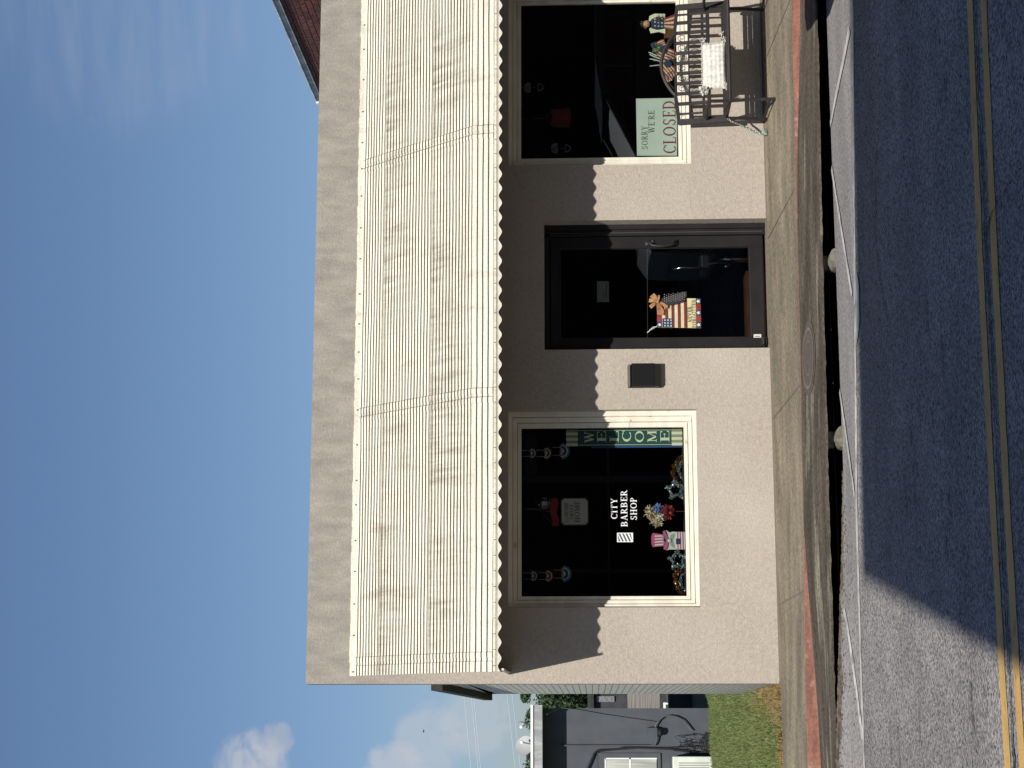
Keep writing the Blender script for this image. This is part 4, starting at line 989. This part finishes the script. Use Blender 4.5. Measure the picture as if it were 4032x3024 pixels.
g = MB(); patch(g, 3.975, 4.065, .94, 1.04, .007, 3); g.build('canton', 'navy', t)
g = MB()
for x, z, r in [(4.005, .684, .024), (4.125, .684, .024), (4.245, .684, .024), (4.0, 1.068, .022)]+[(3.99+.028*i, .955+.03*j, .011) for i in range(3) for j in range(3)]:
    sx = x+.03*(1.1-z)*-.9+.012; yy = fy(x, z)-.011; g.prism(star(sx, z, r), yy, yy+.001)
g.build('stars', 'fabric_white', t)
g = MB(); text(g, 'NEVER', 4.03, .760, .032, yF-.0125, W_=.16); text(g, 'FORGOTTEN', 3.975, .713, .040, yF-.0125, W_=.285); g.build('lettering', 'sign_ink', t)
g = MB(); g.tube([(4.0, yF, 1.09), (3.965, yF, 1.15), (3.94, .08, 1.19)], .004, 5); g.tube([(3.99, yF, 1.10), (3.99, yF-.005, 1.13), (3.955, yF, 1.17)], .004, 5); g.build('tie', 'fabric_white', t)
t = thing('burlap_bow', 'tan burlap bow with black polka dot tails over the corner of the garden flag', 'bow', (4.25, .03, 1.08))
g = MB()
def loopy(cx, cz, ex, ez, w):
    d = Vector((ex-cx, 0, ez-cz)); n_ = Vector((-d.z, 0, d.x)).normalized(); m_ = 7
    for k in range(m_):
        a, b_ = k/m_, (k+1)/m_
        def P_(t_, s): 
            ww = w*(.25+.75*math.sin(min(1, t_*1.25)*math.pi/2)); c_ = Vector((cx, .03, cz))+d*t_+n_*ww*s; c_.y = .03-.022*math.sin(math.pi*t_)+.006*s; return c_
        for s0, s1 in ((-1, 0), (0, 1)): g.face([P_(a, s0), P_(b_, s0), P_(b_, s1), P_(a, s1)])
loopy(4.235, 1.085, 4.185, 1.16, .018); loopy(4.235, 1.085, 4.31, 1.14, .026); loopy(4.235, 1.085, 4.305, 1.085, .022); loopy(4.235, 1.085, 4.155, 1.06, .026); loopy(4.235, 1.085, 4.255, 1.17, .018)
g.prism([(4.10, 1.03), (4.15, 1.025), (4.235, 1.07), (4.235, 1.10), (4.18, 1.095), (4.11, 1.09)], .026, .03); g.prism([(4.235, 1.09), (4.245, 1.06), (4.20, .985), (4.165, .99)], .022, .026)
g.ball((4.235, .012, 1.083), .017, 8, 6)
g.build('loops', 'burlap', t, smooth=False)
g = MB(); g.prism([(4.245, 1.07), (4.275, 1.05), (4.345, .80), (4.29, .795), (4.23, .96)], .034, .038); g.prism([(4.225, 1.05), (4.25, 1.04), (4.29, .83), (4.24, .82), (4.20, .95)], .030, .0335); g.m(1)
for k in range(60):
    z = .82+.022*(k//4); x = 4.285+(.98-z)*.12+.022*(k % 4)-.035+(.011 if (k//4) % 2 else 0)
    if z < 1.03: g.disc((x-.01, z), .0032, .0285, .0298, 7)
g.build('tails', ['polka_black', 'paper'], t)

# ================================================================ BENCH
def bench(bx, label, second=False):
    t = thing('bench', label, 'bench', (bx+.6, -.42, zsw(min(bx+.6, 7), -.4)), 'black metal benches')
    B = lambda x: bx+x
    yb = lambda z: -.235+.16*(z-.40)      # back leans towards the wall
    def bk(x, z): return (B(x), yb(z), z)
    g = MB()
    for x in (0.0, 1.21): g.bar(bk(x, .38), bk(x, .855), .056, .03)
    g.bar(bk(-.02, .853), bk(.285, .885), .03, .034); g.bar(bk(1.23, .853), bk(.925, .885), .03, .034)
    arc = [(.285+.64*k/16, .885+.135*math.sin(math.pi*k/16)**.85) for k in range(17)]
    g.tube([bk(x, z) for x, z in arc], .018, 7)
    g.bar(bk(.28, .886), bk(.93, .886), .014, .012)
    g.bar(bk(0, .748), bk(1.21, .748), .014, .016); g.bar(bk(0, .556), bk(1.21, .556), .022, .036)
    g.build('back_frame', 'bench_metal', t)
    g = MB()
    for k in range(9):
        x = .19+.1068*k; top = .872 if .25 < x < .95 else (.87 if x < .25 or x > .95 else .88)
        g.bar(bk(x, .556), bk(x, top), .035, .010, up=(0, 1, 0))
    g.bar(bk(.085, .556), bk(.085, .858), .02, .008, up=(0, 1, 0)); g.bar(bk(1.13, .556), bk(1.13, .858), .02, .008, up=(0, 1, 0))
    g.build('back_slats', 'bench_metal', t)
    g = MB()
    for k in range(6):
        x0 = .30+.1068*k; pts = []
        s_ = 1 if k < 3 else -1
        for j in range(17):
            a = j/16*2*math.pi*1.15; r = .036*(1-j/24)
            pts.append(bk(x0+.052+s_*r*math.cos(a), .812+r*1.3*math.sin(a)))
        g.tube(pts, .0035, 5)
    for s_ in (-1, 1):
        pts = [bk(.605+s_*(.05+.20*j/12), .90+.07*math.sin(math.pi*(j/12))*(1-j/30)) for j in range(13)]; g.tube(pts, .004, 5)
        pts = [bk(.605+s_*(.10+.03*math.cos(j/10*6.2)), .935+.028*math.sin(j/10*6.2)) for j in range(11)]; g.tube(pts, .0035, 5)
    g.build('scrollwork', 'bench_metal', t)
    g = MB()
    for k, y in enumerate([-.255-.053*i for i in range(8)]):
        zz = .405-.012*math.sin(k/7*math.pi)
        g.box(B(.01), B(1.20), y-.0485, y, zz-.006, zz)
    for x in (.03, .60, 1.18): g.bar((B(x), -.24, .385), (B(x), -.66, .385), .03, .02)
    g.tube([(B(.03), -.672, .388), (B(1.18), -.672, .388)], .017, 8)
    g.build('seat', 'bench_metal', t)
    for x in (.03, 1.18):
        g = MB(); zf = zsw(min(B(x), 7), -.68)
        g.tube([(B(x), -.67, .575), (B(x), -.672, .38), (B(x)+.006, -.685, .2), (B(x)+.0, -.70, zf+.008)], .017, 7); g.ball((B(x), -.70, zf+.010), .022, 8, 5, (1, 1, .5)); g.build('front_leg', 'bench_metal', t)
        g = MB(); zf = zsw(min(B(x), 7), -.20); g.tube([(B(x)-.02, -.238, .40), (B(x)-.02, -.225, .2), (B(x)-.02, -.19, zf+.005)], .017, 7)
        g.build('back_leg', 'bench_metal', t)
        g = MB(); g.tube([(B(x)-.02, -.205, .58), (B(x)-.01, -.35, .60), (B(x), -.50, .598), (B(x), -.62, .59), (B(x), -.68, .57)], .016, 7); g.build('armrest', 'bench_metal', t)
        g = MB(); g.bar((B(x)-.0, -.69, .02+zf), (B(x)-.02, -.20, .03+zf), .02, .02); g.build('side_brace', 'bench_metal', t)
bench(5.995, 'black metal slatted bench with an arched back and a lace pillow under the right window')

# pillow
t = thing('pillow', 'off-white crocheted lace pillow with corner tassels leaning on the bench', 'pillow', (6.53, -.36, .42))
g = MB()
def pil(a, b_, side):
    u, v = a*2-1, b_*2-1
    th = .055*((1-u**4)*(1-v**4))**.55
    kn = (.005+.002*math.sin(u*31+v*17))*math.sin((u*9+v*5)*1.7)*math.sin((u*9-v*5)*1.7)*(1-u**8)*(1-v**8)
    x = 6.51+u*.245*(1-.03*math.cos(v*1.5)); z = .510+v*.118*(1-.05*math.cos(u*1.4)); y = -.335-(v)*-.03
    return (x, y-side*(th+kn), z-.004*u*side*0)
g.grid(lambda a, b_: pil(a, b_, 1), 110, 60); g.grid(lambda a, b_: pil(1-a, b_, -1), 30, 20)
g.build('cover', 'lace_white', t, smooth=True)
random.seed(21)
for cx, cz, n_, r_ in ((6.245, .625, 150, .034), (6.245, .605, 40, .03), (6.285, .405, 60, .018), (6.765, .625, 60, .016), (6.765, .41, 60, .018), (6.83, .435, 30, .012)):
    g = MB(); tuft(g, (cx, -.38, cz), r_, n_, .02, .006); g.build('tassel', 'lace_white', t)
g = MB()
for k in range(26): g.ball((6.27+.0192*k, -.345, .392+.003*math.sin(k*2)), .0085, 6, 5); g.ball((6.27+.0192*k, -.325, .628+.003*math.sin(k*2)), .0075, 6, 5)
for k in range(12): g.ball((6.752, -.335, .40+.019*k), .0085, 6, 5)
g.build('lace_edging', 'lace_white', t, smooth=True)

# chain on the left of the bench
t = MB()
path = [(5.975, -.30, .385), (5.955, -.27, .34), (5.945, -.22, .27), (5.935, -.16, .20), (5.915, -.12, .13), (5.88, -.11, .07), (5.87, -.12, .035), (5.90, -.16, .02), (5.93, -.14, .02), (5.90, -.10, .035), (5.86, -.13, .03), (5.885, -.18, .01)]
def sample(path, step):
    P = [Vector(p) for p in path]; out = [P[0]]; acc = 0
    for a, b_ in zip(P, P[1:]):
        l = (b_-a).length; d = step-acc
        while d <= l: out.append(a+(b_-a)*(d/l)); d += step
        acc = (acc+l) % step
    return out
sp = sample(path, .021)
for i, (a, b_) in enumerate(zip(sp, sp[1:])):
    d = (b_-a).normalized(); s_ = d.cross(Vector((0, 1, 0))).normalized()
    if i % 2: s_ = d.cross(s_).normalized()
    c_ = (a+b_)/2; pts = [c_+d*.016*math.cos(q)+s_*.0085*math.sin(q) for q in [2*math.pi*k/9 for k in range(10)]]
    t.tube(pts, .0042, 5, cap=False)
tag(t.build('security_chain', 'chain_steel', loc=(5.9, -.15, 0), smooth=True), 'steel security chain hanging from the left end of the bench to the ground', 'chain')
g = MB(); g.box(5.845, 5.895, -.19, -.165, -.008, .038); g.tube([(5.852, -.178, .035), (5.852, -.178, .062), (5.87, -.178, .072), (5.888, -.178, .062), (5.888, -.178, .035)], .004, 6)
tag(g.build('padlock', 'chain_steel', loc=(5.87, -.178, 0), bevel=.004), 'small steel padlock at the foot of the bench chain', 'padlock')

# ================================================================ NEIGHBOURS
nb = thing('brick_building', 'dark red brick building with pale stone coping rising behind the right end of the parapet', 'building', (8.02, 0, 0))
g = MB(); g.box(8.02, 8.25, .01, 4.45, -.2, 5.15); g.build('side_wall', 'red_brick', nb)
g = MB(); g.box(8.25, 22, .01, .25, -.2, 5.10); g.box(8.25, 22, 4.2, 4.45, -.2, 5.10); g.box(8.25, 22, .25, 4.2, 4.8, 4.95); g.build('front_wall', 'red_brick_front', nb)
g = MB(); g.box(8.0, 8.28, -.02, 4.47, 5.151, 5.235); g.tube([(8.005, -.02, 5.225), (8.005, 4.48, 5.225)], .018, 8); g.ball((8.0, 4.475, 5.20), .04, 8, 6); g.build('coping', 'coping', nb)

gb = thing('grey_building', 'low dark grey rendered building with white roof edge and satellite dishes across the lawn', 'building', (0, 10.4, 0))
yG_ = 10.4
g = MB(); g.box(-9, .455, yG_, yG_+6, -.1, 2.52); g.build('wall', 'grey_wall', gb)
g = MB(); g.box(-9.1, .475, yG_-.42, yG_-.40, 2.52, 2.655); g.box(.475, .495, yG_-.42, yG_+6.1, 2.52, 2.655); g.build('fascia', 'fascia_weathered', gb)
g = MB(); g.box(-9.1, .475, yG_-.40, yG_+6.1, 2.522, 2.60); g.build('roof', 'fascia_weathered', gb)
g = MB(); g.box(-9.12, .50, yG_-.44, yG_-.38, 2.656, 2.695)
g.build('roof_trim', 'white_trim', gb)
g = MB(); g.m(0); g.box(-.95, -.21, yG_-.03, yG_+.001, .755, .80); g.box(-.95, -.21, yG_-.03, yG_+.001, 1.60, 1.675); g.box(-.28, -.21, yG_-.031, yG_+.001, .80, 1.60)
wf = g.build('window', 'grey_wall', gb)
g = MB(); g.box(-.90, -.285, yG_-.018, yG_-.006, .815, 1.585); g.build('curtain', 'curtain', wf)
g = MB(); g.box(-.30, -.280, yG_-.024, yG_-.004, .81, 1.59); g.box(-.9, -.28, yG_-.024, yG_-.004, 1.20, 1.225); g.box(-.9, -.28, yG_-.024, yG_-.004, 1.575, 1.595); g.build('sash', 'white_trim', wf)
g = MB(); g.box(.03, .165, yG_-.10, yG_-.0, .80, .965); 
mb_ = g.build('meter_box', 'grey_wall', gb); g = MB(); g.tube([(.098, yG_-.09, .79), (.098, yG_-.09, .75)], .055, 12); g.build('meter', 'black_plastic', mb_)
g = MB(); g.tube([(-.098, yG_-.03, 2.26), (-.098, yG_-.03, .90), (-.085, yG_-.04, .83), (-.03, yG_-.05, .81), (.04, yG_-.05, .80)], .014, 7); g.build('conduit', 'grey_wall', gb)
g = MB(); g.tube([(.15, yG_-.05, .83), (.20, yG_-.05, .82), (.27, yG_-.06, .78), (.33, yG_-.06, .70), (.345, yG_-.06, .62), (.33, yG_-.06, .52), (.28, yG_-.06, .42), (.20, yG_-.05, .34), (.12, yG_-.05, .28)], .012, 7); g.build('conduit', 'cable_grey', gb)
g = MB(); g.tube([(.36, yG_-.35, 2.45), (.46, yG_-.10, 2.25), (.44, yG_-.03, 2.05), (.36, yG_-.03, 1.6), (.25, yG_-.03, .82)], .008, 6)
tag(g.build('service_cable', 'cable_grey', loc=(.36, yG_, 1.5)), 'thin cable sloping down the grey wall from the eave to the meter', 'cable')
g = MB(); g.tube([(-.6, yG_-.05, 1.93), (-.40, yG_-.05, 1.84), (-.22, yG_-.05, 1.76), (-.17, yG_-.05, 1.70), (-.16, yG_-.03, 1.5), (-.13, yG_-.03, 1.1), (-.15, yG_-.04, .6), (-.20, yG_-.05, .2)], .016, 7)
g.tube([(-.6, yG_-.05, 1.70), (-.2, yG_-.04, 1.70), (-.12, yG_-.03, 1.3), (-.13, yG_-.04, .7), (-.1, yG_-.05, .05)], .007, 6)
tag(g.build('black_cable', 'cable_black', loc=(-.16, yG_, .1)), 'pair of dark cables looping round the window of the grey building down to the ground', 'cable')
random.seed(31); g = MB()
for k in range(7):
    cx, cz = random.uniform(-.19, .03), random.uniform(.18, .45); rx, rz = random.uniform(.04, .11), random.uniform(.10, .19); ph = random.uniform(0, 6)
    pts = [(cx+rx*math.cos(a+ph), yG_-.10-.04*math.sin(a*2+k), max(.02, cz+rz*math.sin(a+ph)+.06*math.sin(3*a+k))) for a in [2*math.pi*j/16 for j in range(15)]]
    g.tube(pts, random.uniform(.003, .006), 5)
for k in range(6): g.tube([(-.25+random.uniform(0, .1), yG_-.1, .03+.02*k), (-.05, yG_-.14, .03+.03*k), (.10, yG_-.12, .02+.01*k)], .010, 5)
tag(g.build('cable_coil', 'cable_black', loc=(-.08, yG_-.1, 0)), 'tangled coil of black cable hanging by the air conditioner at the grey wall', 'cable')
ac = thing('air_conditioner', 'pale box air conditioner unit on the grass by the grey wall', 'air conditioner', (-.55, yG_-.25, 0))
g = MB(); g.box(-.85, -.255, yG_-.42, yG_-.08, -.01, .585); g.build('case', 'ac_cream', ac, bevel=.015)
g = MB(); 
for k in range(14): g.box(-.80+.034*k, -.785+.034*k, yG_-.426, yG_-.421, .06, .50)
g.build('grille', 'moustache_grey', ac)
def dish(name, label, cx, cy, cz, r, tilt, ph):
    t = thing(name, label, 'satellite dish', (cx, cy, 2.6), 'satellite dishes on the grey roof')
    g = MB(); ax = Vector((math.sin(ph)*math.cos(tilt), -math.cos(ph)*math.cos(tilt), math.sin(tilt))); x = ax.cross(Vector((0, 0, 1))).normalized(); y = x.cross(ax)
    def f(a, b_, o=0.0):
        rr = r*b_; q = 2*math.pi*a; p = Vector((cx, cy, cz))+x*rr*math.cos(q)+y*rr*1.05*math.sin(q)+ax*(.28*rr*rr/r-o); return p
    g.grid(lambda a, b_: f(a, b_), 28, 6); g.grid(lambda a, b_: f(1-a, b_, .012), 28, 6)
    g.build('reflector', 'dish_grey', t, smooth=True)
    g = MB(); g.tube([(cx, cy+.03, cz-.03), (cx, cy+.05, 2.6)], .015, 6); p = Vector((cx, cy, cz)); g.tube([p-y*r, p+ax*r*1.2-y*r*.3], .010, 5); g.build('mount', 'metal_grey', t)
    g = MB(); g.ball(tuple(p+ax*r*1.2-y*r*.3), .028, 8, 6); g.build('receiver', 'white_trim', t)
dish('satellite_dish', 'large grey satellite dish on the roof of the grey building', -.115, 10.9, 2.80, .155, R(30), R(20))
dish('satellite_dish', 'small satellite dish on a pole on the roof of the grey building', .235, 10.9, 2.86, .055, R(20), R(-55))

# things glimpsed in the gap between the two buildings
def bx(name, label, cat, parts, loc):
    t = thing(name, label, cat, loc)
    for nm, m, boxes in parts:
        g = MB()
        for b_ in boxes: g.box(*b_)
        g.build(nm, m, t)
    return t
bx('plank_fence', 'weathered grey plank panel seen in the gap between the shop and the grey building', 'fence', [('planks', 'weathered_wood', [(.3, 1.6, 22.0, 22.04, .335+.0865*k, .418+.0865*k) for k in range(8)]), ('bottom_rail', 'dark_wood', [(.3, 1.6, 21.98, 22.0, .27, .335)]), ('post', 'dark_wood', [(.35, .42, 22.05, 22.1, 0, .30)]), ('post', 'dark_wood', [(1.3, 1.4, 22.05, 22.1, 0, .30)])], (.8, 22, 0))
bx('white_rail', 'white post and rail below the plank panel in the gap between the buildings', 'railing', [('top_rail', 'white_trim', [(.2, .76, 21.6, 21.64, .22, .27)]), ('post', 'white_trim', [(.72, .755, 21.6, 21.64, -.02, .22)])], (.7, 21.6, 0))
bx('dark_shed', 'dark shed behind the gap between the two buildings', 'shed', [('wall', 'dark_wood', [(-3, 3.5, 27.0, 29.5, -.1, 1.75)]), ('roof', 'roof_dark', [(-3.1, 3.6, 26.8, 29.7, 1.75, 1.9)]), ('vent_panel', 'metal_grey', [(.88, 1.02, 26.95, 27.0, 1.25, 1.68)])], (0, 27, 0))
bx('utility_cabinet', 'dark cabinet standing on the grass behind the grey building', 'cabinet', [('body', 'dark_wood', [(.50, .95, 15.5, 16.0, -.02, .36)]), ('lid', 'dark_wood', [(.48, .97, 15.48, 16.02, .36, .40)])], (.7, 15.7, 0))

# trees
def tree(name, label, x, y, H, r, seed, mats=('leaf_a', 'leaf_b'), n=9000, loose=.9):
    random.seed(seed); t = thing(name, label, 'tree', (x, y, 0), 'trees beyond the grey building')
    g = MB(); g.tube([(x, y, -.3), (x+.05, y, H*.3), (x-.05, y, H*.55), (x, y, H*.8)], [.16, .13, .09, .03], 8)
    for k in range(9):
        a = random.uniform(0, 6.28); z = H*random.uniform(.3, .6); e = (x+r*.75*math.cos(a), y+r*.75*math.sin(a), z+H*random.uniform(.12, .3))
        g.tube([(x, y, z), ((x+e[0])/2, (y+e[1])/2, (z+e[2])/2+.1), e], [.06, .04, .015], 5)
    g.build('trunk', 'bark', t)
    cl = []
    for k in range(46):
        a = random.uniform(0, 6.28); q = math.acos(random.uniform(-1, 1)); rr = random.random()**.45
        cl.append((x+r*rr*math.sin(q)*math.cos(a), y+r*rr*math.sin(q)*math.sin(a), H*.62+H*.36*rr*math.cos(q), random.uniform(.22, .5)*r*.8))
    g = MB()
    for k in range(n):
        c = random.choice(cl); a = random.uniform(0, 6.28); q = math.acos(random.uniform(-1, 1)); rr = c[3]*random.random()**.4
        p = Vector((c[0]+rr*math.sin(q)*math.cos(a), c[1]+rr*math.sin(q)*math.sin(a), c[2]+rr*math.cos(q)*.8))
        if p.z > H: continue
        u = Vector((random.uniform(-1, 1), random.uniform(-1, 1), random.uniform(-1, 1))).normalized(); v = u.cross(Vector((random.uniform(-1, 1), random.uniform(-1, 1), 1))).normalized()
        s_ = random.uniform(.05, .11); g.m(0 if random.random() < .7 else 1); g.face([p-u*s_, p+v*s_*.5, p+u*s_, p-v*s_*.5])
    g.build('crown', list(mats), t)
tree('broadleaf_tree', 'green tree rising behind the grey roof next to the shop wall', 1.75, 62, 5.0, 1.75, 1, n=11000)
tree('broadleaf_tree', 'bushy green tree behind the large satellite dish at the left edge', -1.55, 62, 5.2, 1.25, 2, n=8000)
tree('broadleaf_tree', 'dark leafy tree in the gap behind the dark shed', 1.6, 30, 3.2, 1.5, 4, mats=('leaf_b', 'leaf_b'), n=7000)
t = bx('distant_chimney', 'small dark chimney stack beside the tree at the left edge', 'chimney', [('stack', 'dark_wood', [(-.83, -.55, 60.5, 60.8, 0, 4.55)]), ('cap', 'roof_dark', [(-.87, -.51, 60.45, 60.85, 4.55, 4.65)])], (-.7, 60.6, 0))

# power lines
def wire(x1, z1, x2, z2, r, lab):
    y = 28; P = []
    for k in range(25):
        x = -14+30*k/24; z = z1+(z2-z1)*(x-x1)/(x2-x1); P.append((x, y, z+.004*(x*x)/20))
    g = MB(); g.tube(P, r, 5); tag(g.build('power_line', 'line_wire', loc=(0, y, z1)), lab, 'power line', 'power lines crossing the sky')
def W28(X, Y):   # wall-coordinates of a photo position on the plane y = 28 (only used to work out where the real wires hang)
    ya, pi_, ro = R(11.30), R(2.545), R(0.495)
    f = Vector((math.sin(ya)*math.cos(pi_), math.cos(ya)*math.cos(pi_), math.sin(pi_))); r = Vector((math.cos(ya), -math.sin(ya), 0)); d = f.cross(r)
    r2 = r*math.cos(ro)+d*math.sin(ro); d2 = -r*math.sin(ro)+d*math.cos(ro)
    v = r2*((1512-Y)/7000)+d2*((X-2016)/7000)+f; t_ = 45/v.y; return v.x*t_, 1.75+v.z*t_
for (a, b_, c, d, lab) in ((1828, 2745, 1855, 3024, 'power line crossing the clouds, highest of five'), (1857, 2745, 1883, 3024, 'power line just below the highest one'), (1866, 2745, 1893, 3024, 'power line, middle of the five'),
                      (1998, 2745, 2029, 3024, 'power line above the dishes, second lowest of five'), (2018, 2745, 2050, 3024, 'lowest power line, crossing behind the satellite dishes')):
    x1, z1 = W28(a, b_); x2, z2 = W28(c, d); wire(x1, z1, x2, z2, .007, lab)
g = MB(); bx0, bz0 = W28(1668, 2880); g.ball((bx0, 28, bz0), .022, 8, 6, (1.4, 1, .8)); g.face([(bx0-.01, 28, bz0), (bx0+.02, 28, bz0), (bx0+.03, 28, bz0+.03)]); g.face([(bx0+.02, 28, bz0-.005), (bx0+.05, 28, bz0+.01), (bx0+.05, 28, bz0-.01)])
tag(g.build('bird', 'black_plastic', loc=(bx0, 28, bz0)), 'tiny dark bird flying in front of the cloud at upper left', 'bird')

# parked car just right of the frame: its shadow reaches the pavement, its windscreen shows in the right window
t = thing('parked_car', 'dark parked car at the kerb just past the bench, mirrored in the right window', 'car', (8.3, -4.5, ZR))
g = MB(); CX = 5.80
body = [(CX+.06, .02), (CX, .22), (CX, .78), (CX+.03, 1.02), (CX+.22, 1.14), (7.05, 1.19), (10.9, 1.15), (11.0, .6), (10.9, .02)]
n_ = 14
def cbody(a, b):
    return None
rows = []
for k in range(n_+1):
    v = k/n_*2-1; rows.append((-4.50+v*.90, .30*max(0, -v)**5, -.02*abs(v)**4))
i0 = len(g.v)
for y, dx, dz in rows:
    for x, z in body: g.v.append((x+(dx if x < 8 else -dx), y, z+(dz if z > .6 else 0)))
m_ = len(body)
for k in range(n_):
    for q in range(m_):
        a, b = i0+k*m_+q, i0+k*m_+(q+1) % m_; g.f.append((a, b, b+m_, a+m_)); g.mi.append(0)
g.f.append(tuple(i0+q for q in range(m_))); g.mi.append(0); g.f.append(tuple(i0+n_*m_+q for q in range(m_))[::-1]); g.mi.append(0)
g.build('body', 'car_paint', t)
g = MB(); g.prism([(7.75, 1.58), (8.3, 1.66), (9.9, 1.65), (10.2, 1.56), (7.9, 1.54)], -5.32, -3.68)
for xa, za, xb, zb in ((7.03, 1.14, 7.95, 1.58), (10.8, 1.13, 10.1, 1.56), (8.9, 1.13, 8.9, 1.58)):
    for y in (-5.32, -3.68): g.bar((xa, y, za), (xb, y, zb), .07)
g.build('roof', 'car_paint', t)
g = MB(); g.grid(lambda a, b: (7.04+.92*a+.05*abs(b*2-1)**2, -5.30+1.60*b, 1.13+.45*(a**.92)), 10, 10); g.build('windshield', 'windshield_sky_sheen', t, smooth=True)
g = MB(); g.face([(7.2, -3.64, 1.14), (10.7, -3.64, 1.14), (10.1, -3.66, 1.55), (8.0, -3.66, 1.55)]); g.build('side_window', 'glass', t)
for x in (7.05, 10.1):
    for y in (-5.30, -3.68):
        g = MB(); g.prism([(x+.35*math.cos(2*math.pi*k/20), .10+.35*math.sin(2*math.pi*k/20)) for k in range(20)], y-.1, y+.1); g.build('wheel', 'black_plastic', t)
# barber chair glimpsed through the door
t = thing('barber_chair', 'dark barber chair with chrome arm glimpsed through the lower right of the door glass', 'chair', (4.95, 1.1, 0))
g = MB(); g.box(4.80, 5.12, .95, 1.45, .50, .60); g.box(4.82, 5.12, 1.40, 1.5, .6, 1.15); g.build('seat', 'black_plastic', t, bevel=.03)
g = MB(); g.tube([(4.80, .95, .60), (4.80, .93, .80), (4.79, 1.0, .92), (4.79, 1.2, .96), (4.79, 1.4, .95)], .018, 8); g.tube([(4.84, .95, .52), (4.80, .75, .40), (4.74, .60, .32), (4.70, .55, .38)], .014, 8); g.tube([(4.96, 1.2, .5), (4.96, 1.2, .05)], .04, 10); g.build('chrome_arm', 'chrome', t, smooth=True)

# ================================================================ ACROSS THE STREET (casts the big shadow, seen in the glass)
ac_ = thing('building_across_street', 'tall brick building standing behind the camera that shades the road', 'building', (0, -19, -.25))
H_ = 12.5; ztop = ZR+15.31/math.cos(AZ)*TEL
x0 = 1.162-math.tan(AZ)*15.31
g = MB()
def sk(x): return -19.0-.105*(x-x0)
XE = 40
g.hexa([(x0, sk(x0)-12, -.5), (XE, sk(XE)-12, -.5), (XE, sk(XE), -.5), (x0, sk(x0), -.5), (x0, sk(x0)-12, ztop), (XE, sk(XE)-12, ztop), (XE, sk(XE), ztop), (x0, sk(x0), ztop)])
g.build('wall', 'red_brick_front', ac_)
# set the displays back behind the recessed panes
for o in S.objects:
    if o.parent is None and o.get('category') in ('banner', 'bunting', 'jar', 'gnome', 'wreath', 'star decoration', 'doll', 'block', 'flags', 'ornament', 'sign'): o.location.y += .06
    if o.parent is None and o.get('category') in ('notice', 'flag', 'bow'): o.location.y += .10
